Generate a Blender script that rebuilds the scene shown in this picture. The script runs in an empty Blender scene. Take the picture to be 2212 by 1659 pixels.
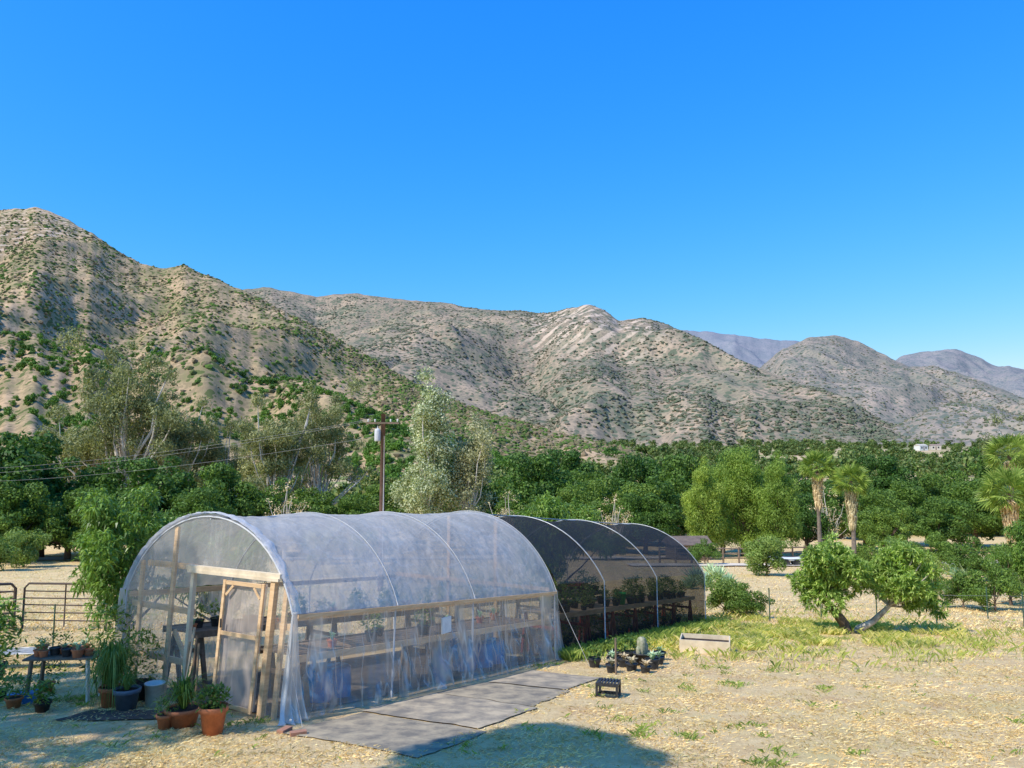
import bpy, math, random
import numpy as np
from mathutils import Vector, Matrix
random.seed(11)
R = np.random.default_rng(11)
scene = bpy.context.scene
COL = scene.collection
CAMZ = 3.9

# ------------------------------------------------------------ noise
_p = np.random.default_rng(3).permutation(256); _p = np.concatenate([_p, _p, _p])
_ang = np.random.default_rng(4).random(256) * 2 * math.pi
def perlin(x, y):
    x = np.asarray(x, float); y = np.asarray(y, float)
    xi = np.floor(x).astype(int); yi = np.floor(y).astype(int)
    xf = x - xi; yf = y - yi
    u = xf * xf * xf * (xf * (xf * 6 - 15) + 10); v = yf * yf * yf * (yf * (yf * 6 - 15) + 10)
    def g(ix, iy, dx, dy):
        a = _ang[_p[(_p[ix & 255] + iy) & 255]]
        return np.cos(a) * dx + np.sin(a) * dy
    n00 = g(xi, yi, xf, yf); n10 = g(xi + 1, yi, xf - 1, yf)
    n01 = g(xi, yi + 1, xf, yf - 1); n11 = g(xi + 1, yi + 1, xf - 1, yf - 1)
    return (n00 * (1 - u) + n10 * u) * (1 - v) + (n01 * (1 - u) + n11 * u) * v
def fbm(x, y, o=4):
    s = 0; a = 1.0
    for i in range(o):
        s = s + a * perlin(x * 2 ** i + 17.3 * i, y * 2 ** i + 5.1 * i); a *= .5
    return s
def ridged(x, y, o=4, per=.40):
    s = 0; a = 1.0
    for i in range(o):
        n = perlin(x * 2 ** i + 9.7 * i, y * 2 ** i + 31.1 * i)
        s = s + a * (1 - 2.2 * np.sqrt(n * n + .002)); a *= per
    return s

_gy = [-80, 0, 12.2, 28, 45, 90, 150, 300, 600, 1000, 1500, 2500, 12000]
_gz = [9, 1.35, 0, -1.78, -3.3, -6.5, -8.6, -8.0, 0, 16, 38, 60, 150]
def G(x, y):
    x = np.asarray(x, float); y = np.asarray(y, float)
    z = np.interp(y, _gy, _gz)
    return z + .05 * perlin(x / 2.3, y / 2.3) + .25 * perlin(x / 30 + 4, y / 30) * np.clip((y - 22) / 40, 0, 1)
def g1(x, y): return float(G(x, y))

# ------------------------------------------------------------ mesh helpers
def np_mesh(name, V, F, mats, mi=None, smooth=False):
    V = np.asarray(V, dtype=np.float32); F = np.asarray(F, dtype=np.int32)
    me = bpy.data.meshes.new(name); n, k = F.shape
    me.vertices.add(len(V)); me.vertices.foreach_set("co", V.ravel())
    me.loops.add(n * k); me.loops.foreach_set("vertex_index", F.ravel())
    me.polygons.add(n); me.polygons.foreach_set("loop_start", np.arange(0, n * k, k, dtype=np.int32))
    for m in (mats if isinstance(mats, (list, tuple)) else [mats]): me.materials.append(m)
    if mi is not None: me.polygons.foreach_set("material_index", np.asarray(mi, dtype=np.int32))
    me.polygons.foreach_set("use_smooth", np.full(n, smooth, dtype=bool))
    me.update(calc_edges=True); me.validate()
    return me

class B:
    def __init__(s): s.v = []; s.f = []; s.m = []; s.cur = 0
    def face(s, idx): s.f.append(tuple(idx)); s.m.append(s.cur)
    def box(s, c, size, rot=None):
        c = Vector(c); h = Vector(size) * .5; b = len(s.v)
        for z in (-1, 1):
            for y in (-1, 1):
                for x in (-1, 1):
                    p = Vector((x * h.x, y * h.y, z * h.z))
                    if rot is not None: p = rot @ p
                    s.v.append(tuple(c + p))
        for q in ((0, 2, 3, 1), (4, 5, 7, 6), (0, 1, 5, 4), (2, 6, 7, 3), (0, 4, 6, 2), (1, 3, 7, 5)):
            s.face([b + i for i in q])
    def beam(s, p, q, w, h, up=(0, 0, 1)):
        p = Vector(p); q = Vector(q); d = (q - p)
        L = d.length; d.normalize(); up = Vector(up)
        if abs(d.dot(up)) > .9: up = Vector((.546, .837, 0))
        sx = d.cross(up).normalized(); sz = sx.cross(d).normalized()
        M = Matrix((sx, d, sz)).transposed()
        s.box((p + q) / 2, (w, L, h), M)
    def tube(s, pts, r, n=8, cap=True):
        pts = [Vector(p) for p in pts]; rs = r if isinstance(r, (list, tuple)) else [r] * len(pts)
        b = len(s.v); ref = None
        for i, p in enumerate(pts):
            d = (pts[min(i + 1, len(pts) - 1)] - pts[max(i - 1, 0)]).normalized()
            if ref is None: ref = Vector((0, 0, 1)) if abs(d.z) < .9 else Vector((1, 0, 0))
            sx = d.cross(ref).normalized(); sy = d.cross(sx).normalized(); ref = sx.cross(d)
            for j in range(n):
                a = 2 * math.pi * j / n
                s.v.append(tuple(p + (sx * math.cos(a) + sy * math.sin(a)) * rs[i]))
        for i in range(len(pts) - 1):
            for j in range(n):
                s.face([b + i * n + j, b + i * n + (j + 1) % n, b + (i + 1) * n + (j + 1) % n, b + (i + 1) * n + j])
        if cap:
            s.face([b + j for j in range(n)]); s.face([b + (len(pts) - 1) * n + j for j in range(n)][::-1])
    def lathe(s, prof, c=(0, 0, 0), n=20):
        b = len(s.v)
        for r, z in prof:
            for j in range(n):
                a = 2 * math.pi * j / n
                s.v.append((c[0] + r * math.cos(a), c[1] + r * math.sin(a), c[2] + z))
        for i in range(len(prof) - 1):
            for j in range(n):
                s.face([b + i * n + j, b + i * n + (j + 1) % n, b + (i + 1) * n + (j + 1) % n, b + (i + 1) * n + j])
    def grid(s, P):
        b = len(s.v); m = len(P); n = len(P[0])
        for row in P:
            for p in row: s.v.append(tuple(p))
        for i in range(m - 1):
            for j in range(n - 1):
                s.face([b + i * n + j, b + i * n + j + 1, b + (i + 1) * n + j + 1, b + (i + 1) * n + j])
    def mesh(s, name, mats, smooth=False, off=(0, 0, 0)):
        me = bpy.data.meshes.new(name)
        o = Vector(off)
        me.from_pydata([tuple(Vector(v) - o) for v in s.v], [], s.f)
        for m in (mats if isinstance(mats, (list, tuple)) else [mats]): me.materials.append(m)
        me.polygons.foreach_set("material_index", s.m)
        me.polygons.foreach_set("use_smooth", [smooth] * len(s.f))
        me.update(); return me
    def part(s, name, mats, parent, smooth=False, world=True, label=None):
        off = parent.location if (world and parent) else (0, 0, 0)
        return obj(name, s.mesh(name, mats, smooth, off), parent=parent, label=label)
    def solo(s, name, mats, label, cat, loc, smooth=False, group=None, world=True, rz=0):
        o = obj(name, s.mesh(name, mats, smooth, loc if world else (0, 0, 0)))
        o.location = loc; o.rotation_euler[2] = rz
        tag(o, label, cat, group); return o

def obj(name, me, parent=None, label=None):
    o = bpy.data.objects.new(name, me); COL.objects.link(o)
    if parent is not None: o.parent = parent
    if label: o["label"] = label
    return o
def tag(o, label, cat, group=None, kind=None):
    o["label"] = label; o["category"] = cat
    if group: o["group"] = group
    if kind: o["kind"] = kind
def thing(name, label, cat, loc, rz=0, sc=1, group=None):
    e = bpy.data.objects.new(name, None); COL.objects.link(e); e.empty_display_size = .3
    e.location = loc; e.rotation_euler[2] = rz
    e.scale = (sc, sc, sc) if not isinstance(sc, tuple) else sc
    tag(e, label, cat, group); return e

# ------------------------------------------------------------ materials
def newmat(name):
    m = bpy.data.materials.new(name); m.use_nodes = True; nt = m.node_tree; nt.nodes.clear()
    out = nt.nodes.new("ShaderNodeOutputMaterial"); return m, nt, out
def N(nt, t, **kw):
    n = nt.nodes.new(t)
    for k, v in kw.items(): setattr(n, k, v)
    return n
def ramp(nt, fac, stops):
    r = N(nt, "ShaderNodeValToRGB"); e = r.color_ramp.elements
    while len(e) > 1: e.remove(e[0])
    e[0].position = stops[0][0]; e[0].color = (*stops[0][1], 1)
    for p, c in stops[1:]:
        x = e.new(p); x.color = (*c, 1)
    nt.links.new(fac, r.inputs[0]); return r.outputs[0]
def framp(nt, fac, a, b, va=0., vb=1.):
    m = N(nt, "ShaderNodeMapRange"); m.inputs[1].default_value = a; m.inputs[2].default_value = b
    m.inputs[3].default_value = va; m.inputs[4].default_value = vb
    nt.links.new(fac, m.inputs[0]); return m.outputs[0]
def noise(nt, scale, detail=4, rough=.6, vec=None, scl=None):
    n = N(nt, "ShaderNodeTexNoise"); n.inputs["Scale"].default_value = scale
    n.inputs["Detail"].default_value = detail; n.inputs["Roughness"].default_value = rough
    if vec is None:
        tc = N(nt, "ShaderNodeTexCoord"); vec = tc.outputs["Object"]
    if scl:
        mp = N(nt, "ShaderNodeMapping"); mp.inputs["Scale"].default_value = scl
        nt.links.new(vec, mp.inputs[0]); vec = mp.outputs[0]
    nt.links.new(vec, n.inputs["Vector"]); return n.outputs["Fac"]
def mixc(nt, f, a, b, mode='MIX'):
    m = N(nt, "ShaderNodeMix", data_type='RGBA', blend_type=mode)
    for s, val in ((m.inputs[0], f), (m.inputs[6], a), (m.inputs[7], b)):
        if isinstance(val, (int, float)): s.default_value = val
        elif isinstance(val, tuple): s.default_value = (*val, 1)
        else: nt.links.new(val, s)
    return m.outputs[2]
def mth(nt, op, a, b=0.):
    m = N(nt, "ShaderNodeMath", operation=op)
    for s, val in ((m.inputs[0], a), (m.inputs[1], b)):
        if isinstance(val, (int, float)): s.default_value = val
        else: nt.links.new(val, s)
    return m.outputs[0]
def bump(nt, h, st, dist=.05):
    b = N(nt, "ShaderNodeBump"); b.inputs["Strength"].default_value = st; b.inputs["Distance"].default_value = dist
    nt.links.new(h, b.inputs["Height"]); return b.outputs[0]
def mat(name, c1, c2=None, scale=6, rough=.8, bs=.3, bscale=40, metal=0., scl=None, spec=.3):
    m, nt, out = newmat(name); p = N(nt, "ShaderNodeBsdfPrincipled")
    c2 = c2 or tuple(x * .7 for x in c1)
    f = noise(nt, scale, 6, .65, scl=scl)
    nt.links.new(mixc(nt, framp(nt, f, .38, .62), c1, c2), p.inputs["Base Color"])
    p.inputs["Roughness"].default_value = rough; p.inputs["Metallic"].default_value = metal
    p.inputs["Specular IOR Level"].default_value = spec
    if bs: nt.links.new(bump(nt, noise(nt, bscale, 4, .6, scl=scl), bs, .01), p.inputs["Normal"])
    nt.links.new(p.outputs[0], out.inputs[0]); return m
LB = 1.5
def leafmat(name, cols, trans=.3, big=.5, rough=.55, lb=None, tint=1.):
    m, nt, out = newmat(name); lb = LB if lb is None else lb
    cols = [tuple(min(.95, x * lb) for x in c) for c in cols]
    g = N(nt, "ShaderNodeNewGeometry")
    c = ramp(nt, g.outputs["Random Per Island"], [(i / (len(cols) - 1), c) for i, c in enumerate(cols)])
    f = noise(nt, big, 3, .6)
    c = mixc(nt, 1.0, c, ramp(nt, f, [(.3, (.64, .68, .64)), (.7, (1.3, 1.22, 1.05))]), 'MULTIPLY')
    oi = N(nt, "ShaderNodeObjectInfo")
    c = mixc(nt, tint, c, ramp(nt, oi.outputs["Random"], [(0, (.74, .83, .78)), (.5, (1.02, 1.03, .95)), (1, (1.38, 1.24, 1.1))]), 'MULTIPLY')
    p = N(nt, "ShaderNodeBsdfPrincipled"); p.inputs["Roughness"].default_value = rough
    p.inputs["Specular IOR Level"].default_value = .25
    nt.links.new(c, p.inputs["Base Color"])
    t = N(nt, "ShaderNodeBsdfTranslucent"); nt.links.new(mixc(nt, 1.0, c, (1.4, 1.4, .6), 'MULTIPLY'), t.inputs[0])
    mx = N(nt, "ShaderNodeMixShader"); mx.inputs[0].default_value = trans
    nt.links.new(p.outputs[0], mx.inputs[1]); nt.links.new(t.outputs[0], mx.inputs[2])
    nt.links.new(mx.outputs[0], out.inputs[0]); return m

def filmmat(name, lo, hi, col=(.78, .82, .88), nsc=2.0, scl=(1, 1, 1), trl=.5, gl=.12, rough=.25, streak=0., edge=.25, bmp=.5, sscl=(1, 1, .12)):
    m, nt, out = newmat(name)
    f = noise(nt, nsc, 4, .55, scl=scl)
    op = framp(nt, f, .35, .65, lo, hi)
    if streak:
        st = noise(nt, 3.2, 2, .5, scl=sscl)
        a = mth(nt, 'ABSOLUTE', mth(nt, 'SUBTRACT', st, .5))
        op = mth(nt, 'ADD', op, framp(nt, a, .0, .03, streak, 0))
        st2 = noise(nt, 1.5, 2, .5, scl=sscl)
        op = mth(nt, 'ADD', op, framp(nt, st2, .52, .68, 0, streak))
    if edge:
        lw = N(nt, "ShaderNodeLayerWeight"); lw.inputs[0].default_value = .25
        op = mth(nt, 'ADD', op, mth(nt, 'MULTIPLY', lw.outputs["Facing"], edge))
    op = mth(nt, 'MINIMUM', op, .97)
    d = N(nt, "ShaderNodeBsdfDiffuse"); d.inputs[0].default_value = (*col, 1)
    t = N(nt, "ShaderNodeBsdfTranslucent"); t.inputs[0].default_value = (*col, 1)
    g = N(nt, "ShaderNodeBsdfGlossy"); g.inputs["Roughness"].default_value = rough
    bn = bump(nt, noise(nt, 3, 4, .5, scl=scl), bmp, .08)
    for n in (d, t, g): nt.links.new(bn, n.inputs["Normal"])
    a = N(nt, "ShaderNodeMixShader"); a.inputs[0].default_value = trl
    nt.links.new(d.outputs[0], a.inputs[1]); nt.links.new(t.outputs[0], a.inputs[2])
    b = N(nt, "ShaderNodeMixShader"); b.inputs[0].default_value = gl
    nt.links.new(a.outputs[0], b.inputs[1]); nt.links.new(g.outputs[0], b.inputs[2])
    tr = N(nt, "ShaderNodeBsdfTransparent")
    e = N(nt, "ShaderNodeMixShader"); nt.links.new(op, e.inputs[0])
    nt.links.new(tr.outputs[0], e.inputs[1]); nt.links.new(b.outputs[0], e.inputs[2])
    nt.links.new(e.outputs[0], out.inputs[0]); return m

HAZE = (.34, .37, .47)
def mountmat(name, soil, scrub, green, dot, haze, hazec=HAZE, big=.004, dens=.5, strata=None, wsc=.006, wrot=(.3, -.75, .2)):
    m, nt, out = newmat(name)
    tc = N(nt, "ShaderNodeTexCoord"); v = tc.outputs["Object"]
    f1 = noise(nt, big, 6, .62, v); f2 = noise(nt, big * 6, 5, .65, v); f4 = noise(nt, big * 2.2, 4, .6, v, (1, 1, 2))
    c = mixc(nt, framp(nt, f1, .38, .62), soil, tuple(x * .75 for x in soil))
    c = mixc(nt, framp(nt, f2, .40, .60, 0, .8), c, scrub)
    c = mixc(nt, framp(nt, f4, .48, .62, 0, .4), c, tuple(x * 1.5 for x in green))
    vo = N(nt, "ShaderNodeTexVoronoi"); vo.inputs["Scale"].default_value = dot
    nt.links.new(v, vo.inputs["Vector"])
    k = mth(nt, 'LESS_THAN', vo.outputs["Distance"], framp(nt, f2, .3, .7, .12, dens))
    vo2 = N(nt, "ShaderNodeTexVoronoi"); vo2.inputs["Scale"].default_value = dot * 1.9
    nt.links.new(v, vo2.inputs["Vector"])
    k2 = mth(nt, 'LESS_THAN', vo2.outputs["Distance"], framp(nt, f1, .3, .7, .28, dens * 1.1))
    c = mixc(nt, mth(nt, 'MULTIPLY', k2, .75), c, scrub)
    c = mixc(nt, mth(nt, 'MULTIPLY', k, .85), c, green)
    if strata:
        cx, cy, rr = strata
        sp = N(nt, "ShaderNodeSeparateXYZ"); nt.links.new(v, sp.inputs[0])
        dx = mth(nt, 'DIVIDE', mth(nt, 'SUBTRACT', sp.outputs[0], cx), rr)
        dy = mth(nt, 'DIVIDE', mth(nt, 'SUBTRACT', sp.outputs[1], cy), rr * 2.2)
        d2 = mth(nt, 'ADD', mth(nt, 'MULTIPLY', dx, dx), mth(nt, 'MULTIPLY', dy, dy))
        wv = N(nt, "ShaderNodeTexWave"); wv.inputs["Scale"].default_value = wsc; wv.inputs["Distortion"].default_value = 3; wv.inputs["Detail"].default_value = 4; wv.inputs["Detail Scale"].default_value = 2
        mp_ = N(nt, "ShaderNodeMapping"); mp_.inputs["Rotation"].default_value = wrot; nt.links.new(v, mp_.inputs[0]); nt.links.new(mp_.outputs[0], wv.inputs["Vector"])
        f3 = noise(nt, big * 14, 4, .6, v)
        msk = mth(nt, 'MULTIPLY', framp(nt, wv.outputs["Fac"], .5, .7), mth(nt, 'MULTIPLY', framp(nt, d2, .4, 1.2, 1, 0), framp(nt, f3, .44, .52)))
        c = mixc(nt, mth(nt, 'MULTIPLY', msk, .8), c, (.64, .48, .35))
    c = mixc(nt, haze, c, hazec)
    p = N(nt, "ShaderNodeBsdfPrincipled"); p.inputs["Roughness"].default_value = .95; p.inputs["Specular IOR Level"].default_value = .03
    nt.links.new(c, p.inputs["Base Color"])
    nt.links.new(bump(nt, noise(nt, dot * .5, 5, .65, v), .45, 1.2 / dot * .2), p.inputs["Normal"])
    nt.links.new(p.outputs[0], out.inputs[0]); return m

WOOD = mat("sawn_wood", (.78, .52, .29), (.60, .38, .20), 3, .7, .25, 30, scl=(1, 1, 6))
WOODP = mat("pale_wood", (.78, .64, .46), (.60, .48, .33), 3, .75, .2, 30)
OLDWOOD = mat("weathered_wood", (.24, .17, .12), (.13, .10, .07), 5, .85, .5, 30)
PIPE = mat("galvanised_pipe", (.42, .43, .44), (.30, .31, .32), 10, .45, .05, 40, .5)
WHITEP = mat("white_pipe", (.56, .56, .57), (.46, .46, .47), 10, .5, 0)
ROPE = mat("grey_rope", (.45, .43, .40), (.35, .33, .30), 10, .8, 0)
WIREM = mat("cable", (.34, .34, .35), (.26, .26, .27), 10, .6, 0)
RUST = mat("rusty_steel", (.10, .07, .05), (.06, .045, .04), 12, .7, .2)
TERRA = mat("terracotta", (.58, .20, .09), (.42, .14, .065), 8, .75, .2)
SOIL = mat("potting_soil", (.06, .04, .03), (.03, .02, .015), 20, 1, .6)
BLACKP = mat("black_plastic", (.025, .025, .027), (.045, .045, .045), 12, .5, .1)
GREYP = mat("grey_glazed_pot", (.14, .18, .23), (.09, .12, .16), 6, .5, .1)
BLUE = mat("blue_plastic", (.035, .24, .54), (.025, .16, .40), 4, .45, .1)
REDP = mat("red_paint", (.40, .05, .035), (.28, .035, .025), 8, .6, .1)
GREENP = mat("green_plastic", (.03, .42, .08), (.02, .30, .06), 8, .5, .05)
WHITE = mat("white_paint", (.75, .74, .70), (.62, .61, .58), 8, .6, .1)
BARK = mat("dark_bark", (.18, .12, .085), (.09, .065, .045), 6, .95, .8, 14, scl=(1, 1, .3))
PALEBARK = mat("pale_bark", (.76, .70, .62), (.48, .41, .35), 1.2, .85, .4, 8, scl=(1, 1, .35))
PALMBARK = mat("palm_bark", (.22, .17, .13), (.13, .10, .08), 5, .95, .8, 12)
DRYFROND = leafmat("dry_frond", [(.38, .28, .18), (.60, .50, .37), (.30, .22, .14)], .15, 1.5, lb=1.3)
OAKL = leafmat("oak_leaf", [(.028, .066, .013), (.055, .110, .024), (.095, .165, .034)], .25, .25)
OAKL2 = leafmat("oak_leaf_mid", [(.050, .095, .02), (.095, .155, .032), (.16, .23, .05)], .30, .25)
EUCL = leafmat("gum_leaf", [(.085, .105, .050), (.16, .18, .09), (.27, .27, .15)], .3, .25, tint=.35)
PALEL = leafmat("poplar_leaf", [(.18, .22, .11), (.34, .38, .24), (.62, .62, .50)], .3, .4, lb=1.25, tint=.3)
TANL = leafmat("dry_willow_leaf", [(.16, .17, .10), (.27, .27, .17), (.40, .38, .27)], .3, .4, tint=.2)
PEPL = leafmat("pepper_tree_leaf", [(.10, .165, .03), (.18, .265, .05), (.28, .36, .09)], .35, .35, lb=1.35, tint=.5)
MANL = leafmat("broad_leaf", [(.070, .145, .028), (.14, .25, .050), (.28, .40, .11)], .35, 1.2, .35, lb=1.1, tint=.4)
MANL2 = leafmat("mango_leaf", [(.10, .17, .04), (.23, .34, .08), (.46, .55, .20)], .38, 1.6, .35, lb=1.3, tint=0.)
SHRL = leafmat("shrub_leaf", [(.10, .17, .04), (.18, .26, .07), (.28, .36, .12)], .3, 1.2, lb=1.15)
PALML = leafmat("palm_leaf", [(.08, .14, .025), (.16, .24, .045), (.30, .37, .10)], .28, 1.0, .4, lb=1.3, tint=.2)
SUCC = leafmat("succulent_leaf", [(.20, .30, .21), (.30, .41, .30), (.38, .48, .38)], .1, 2.0, .5)
WOODL = leafmat("woodland_leaf", [(.035, .068, .018), (.065, .112, .03), (.12, .17, .05), (.20, .195, .09)], .2, .010, lb=1.4)

# ------------------------------------------------------------ leaves and trees
def unit(v): return v / (np.linalg.norm(v, axis=1, keepdims=True) + 1e-9)
def leafquads(P, Nr, L, W, T=None):
    n = len(P); Nr = unit(Nr)
    if T is None: T = R.normal(size=(n, 3))
    T = T - Nr * np.sum(T * Nr, 1, keepdims=True); T = unit(T); Bn = np.cross(Nr, T)
    l = (L * (.7 + .6 * R.random(n)))[:, None] * .5; w = (W * (.7 + .6 * R.random(n)))[:, None] * .5
    V = np.stack([P - T * l, P + Bn * w, P + T * l, P - Bn * w], 1).reshape(-1, 3)
    return V, np.arange(n * 4).reshape(n, 4)
def crown(name, C, Rd, nleaf, L, W, m, squash=.8, droop=0., shell=.55):
    Ps = []; Ns = []; Ts = []
    for c, r in zip(C, Rd):
        n = max(8, int(nleaf * (r / np.mean(Rd)) ** 2))
        d = unit(R.normal(size=(n, 3))); d[:, 2] = d[:, 2] * .9 + .12; d = unit(d)
        rad = r * (shell + (1.08 - shell) * R.random(n) ** .6) * (1 + .28 * fbm(d[:, 0] * 2 + c[0], d[:, 1] * 2 + d[:, 2] + c[1], 2))
        p = np.array(c) + d * rad[:, None] * np.array([1, 1, squash])
        Ps.append(p); Ns.append(d + R.normal(size=(n, 3)) * .55)
        t = R.normal(size=(n, 3)); t[:, 2] -= droop; Ts.append(t)
    V, F = leafquads(np.concatenate(Ps), np.concatenate(Ns), L, W, np.concatenate(Ts))
    return np_mesh(name, V, F, m)
def whorls(name, C, Rd, nw, L, W, m, k=9, squash=.85, drop=.35):
    VV = []
    for c, r in zip(C, Rd):
        n = max(4, int(nw * (r / np.mean(Rd)) ** 2))
        d = unit(R.normal(size=(n, 3)) + np.array([0, 0, .25]))
        p = np.array(c) + d * (r * (.5 + .65 * R.random(n)))[:, None] * np.array([1, 1, squash])
        for j in range(k):
            t = unit(unit(R.normal(size=(n, 3))) + d * .6 + np.array([0, 0, .05]))
            s = np.cross(t, np.array([0, 0, 1.])); s = unit(s + R.normal(size=(n, 3)) * .3)
            l = (L * (.5 + .8 * R.random(n)))[:, None]; w = (W * (.7 + .5 * R.random(n)))[:, None] * .5
            a = p; mid = p + t * l * .5; tip = p + t * l * .95 + np.array([0, 0, -1.]) * l * drop
            VV.append(np.stack([a, mid + s * w, tip, mid - s * w], 1))
    V = np.concatenate(VV).reshape(-1, 3)
    return np_mesh(name, V, np.arange(len(V)).reshape(-1, 4), m)
def limbs(base_pts, base_r, ends, r0, n=7, wig=.12):
    b = B(); b.tube(base_pts, base_r, 9)
    for (st, e, r) in ends:
        st = Vector(st); e = Vector(e); L = (e - st).length; pts = []
        for i in range(6):
            t = i / 5; p = st.lerp(e, t)
            p += Vector((random.uniform(-1, 1), random.uniform(-1, 1), 0)) * wig * L * .3 * (0 if i in (0, 5) else 1)
            p.z += math.sin(t * math.pi) * L * -.06
            pts.append(p)
        b.tube(pts, [r * (1 - .75 * i / 5) for i in range(6)], n, False)
    return b
def std_tree(seed, h, rx, rz, cz, ncl, cr, nleaf, L, W, lm, bm, tr, fork, droop=0., shell=.55, inner=.35, squash=.8, lean=0, taper=0., nlimb=10, irregular=.25):
    random.seed(seed); C = []; Rd = []
    while len(C) < ncl:
        d = Vector((random.gauss(0, 1), random.gauss(0, 1), random.gauss(0, 1))).normalized()
        q = inner + (1 - inner) * random.random() ** .6
        tz = d.z * q
        w = 1 - taper * (tz + 1) / 2
        lump = 1 + irregular * math.sin(3 * math.atan2(d.y, d.x) + seed) + irregular * .6 * math.sin(5 * d.z + seed * 2)
        c = (d.x * q * rx * w * lump, d.y * q * rx * w * lump, cz + tz * rz * lump)
        if c[2] < cr * .4: continue
        C.append(c); Rd.append(cr * random.uniform(.6, 1.25))
    base = [(0, 0, -.6), (lean * .3, 0, fork * .5), (lean, 0, fork), (lean * 1.1, .1, cz)]
    rs = [tr * 1.25, tr, tr * .8, tr * .35]
    ends = []
    idx = random.sample(range(ncl), min(nlimb, ncl))
    for i in idx:
        z0 = fork * random.uniform(.75, 1.15)
        ends.append(((lean * z0 / max(fork, .1), 0, z0), C[i], tr * random.uniform(.3, .55)))
    tm = limbs(base, rs, ends, tr).mesh("trunk", bm, True)
    cm = crown("crown", C, Rd, nleaf, L, W, lm, squash, droop, shell)
    return tm, cm
def place(kind, name, label, cat, x, y, sc=1., rz=None, group=None, zoff=0):
    e = thing(name, label, cat, (x, y, g1(x, y) + zoff), random.uniform(0, 6.28) if rz is None else rz, sc, group)
    obj("trunk", kind[0], e); obj("crown", kind[1], e)
    return e

OAK = [std_tree(s, 12, 5.6, 4.4, 5.8, 58, 1.4, 290, .40, .24, l, BARK, .45, 2.5, irregular=.26) for s, l in ((1, OAKL), (2, OAKL), (3, OAKL2), (4, OAKL2))]
EUC = [std_tree(5, 30, 7.0, 8.5, 19, 95, 1.5, 240, .46, .17, EUCL, PALEBARK, .6, 7, droop=1.3, shell=.1, squash=1.05, inner=.3, nlimb=30, irregular=.38),
       std_tree(6, 26, 6.5, 8.5, 15.5, 90, 1.45, 240, .46, .17, EUCL, PALEBARK, .55, 5, droop=1.3, shell=.1, squash=1.05, inner=.3, nlimb=30, irregular=.38)]
POP = std_tree(8, 20, 4.0, 8.5, 11.5, 95, 1.15, 230, .32, .20, PALEL, PALEBARK, .32, 5, shell=.15, squash=1.1, taper=.35, nlimb=22, irregular=.3)
POP2 = std_tree(18, 17, 3.8, 6.5, 9.5, 75, 1.1, 170, .32, .18, TANL, PALEBARK, .3, 3.5, shell=.15, squash=1.1, taper=.25, nlimb=26, irregular=.4)
PEP = [std_tree(9, 13, 3.9, 5.6, 6.4, 85, 1.0, 320, .30, .09, PEPL, BARK, .3, 2.5, droop=1.2, taper=.7, squash=1.15, shell=.3, irregular=.12),
       std_tree(10, 13, 3.3, 5.8, 6.6, 75, .9, 320, .30, .09, PEPL, BARK, .3, 2.5, droop=1.2, taper=.7, squash=1.15, shell=.3, irregular=.15)]
BUSH = [std_tree(12, 3, 1.3, 1.2, 1.2, 26, .5, 240, .17, .07, SHRL, BARK, .06, .4, irregular=.25),
        std_tree(13, 3, 1.5, 1.1, 1.1, 26, .5, 260, .13, .07, OAKL2, BARK, .06, .4, irregular=.25)]
BARE = std_tree(15, 8, 2.2, 3.0, 4.2, 40, .7, 26, .2, .1, DRYFROND, PALEBARK, .16, 1.2, shell=.1, nlimb=36, irregular=.3)
random.seed(5)
def leafy(seed, rx, rz, cz, ncl, cr, nw):
    random.seed(seed); C = []; Rd = []
    while len(C) < ncl:
        d = Vector((random.gauss(0, 1), random.gauss(0, 1), random.gauss(0, 1))).normalized(); q = .3 + .7 * random.random() ** .6
        lump = 1 + .14 * math.sin(3 * math.atan2(d.y, d.x) + seed) + .12 * math.sin(6 * d.z + seed)
        C.append((d.x * q * rx * lump, d.y * q * rx * lump, cz + d.z * q * rz * lump)); Rd.append(cr * random.uniform(.5, 1.3))
    ends = [((0, 0, .5), C[i], .045) for i in range(10)]
    tm = limbs([(0, 0, -.3), (.05, 0, .5), (0, .05, cz)], [.11, .08, .04], ends, .1).mesh("trunk", BARK, True)
    return tm, whorls("crown", C, Rd, nw, .20, .05, MANL, 9)
LEAFY = [leafy(21, 1.45, 1.45, 2.35, 58, .32, 22), leafy(22, 1.5, 1.2, 2.2, 46, .36, 26)]

# ------------------------------------------------------------ ground
MG, nt, out = newmat("dry_grass_ground")
tc = N(nt, "ShaderNodeTexCoord"); v = tc.outputs["Object"]
fA = noise(nt, .35, 5, .6, v); fB = noise(nt, 3.0, 6, .7, v); fC = noise(nt, 30, 4, .7, v); fS = noise(nt, 9, 4, .7, v, (1, 3.5, 1))
c = mixc(nt, framp(nt, fB, .35, .65), (.86, .64, .34), (.68, .47, .23))
c = mixc(nt, framp(nt, fC, .50, .76, 0, .6), c, (.38, .23, .10))
c = mixc(nt, framp(nt, fS, .5, .72, 0, .5), c, (.92, .76, .46))
c = mixc(nt, framp(nt, fA, .50, .68, 0, .4), c, (.46, .43, .14))
f2 = noise(nt, .9, 4, .6, v)
c = mixc(nt, framp(nt, f2, .52, .66, 0, .5), c, (.56, .34, .18))
sep = N(nt, "ShaderNodeSeparateXYZ"); nt.links.new(v, sep.inputs[0])
dx = mth(nt, 'DIVIDE', mth(nt, 'SUBTRACT', sep.outputs[0], 7.0), 4.5); dy = mth(nt, 'DIVIDE', mth(nt, 'SUBTRACT', sep.outputs[1], 25.0), 4.4)
d2 = mth(nt, 'ADD', mth(nt, 'MULTIPLY', dx, dx), mth(nt, 'MULTIPLY', dy, dy))
c = mixc(nt, mth(nt, 'MULTIPLY', framp(nt, d2, .1, 1.1, .45, 0), framp(nt, f2, .4, .6)), c, (.46, .46, .14))
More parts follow.
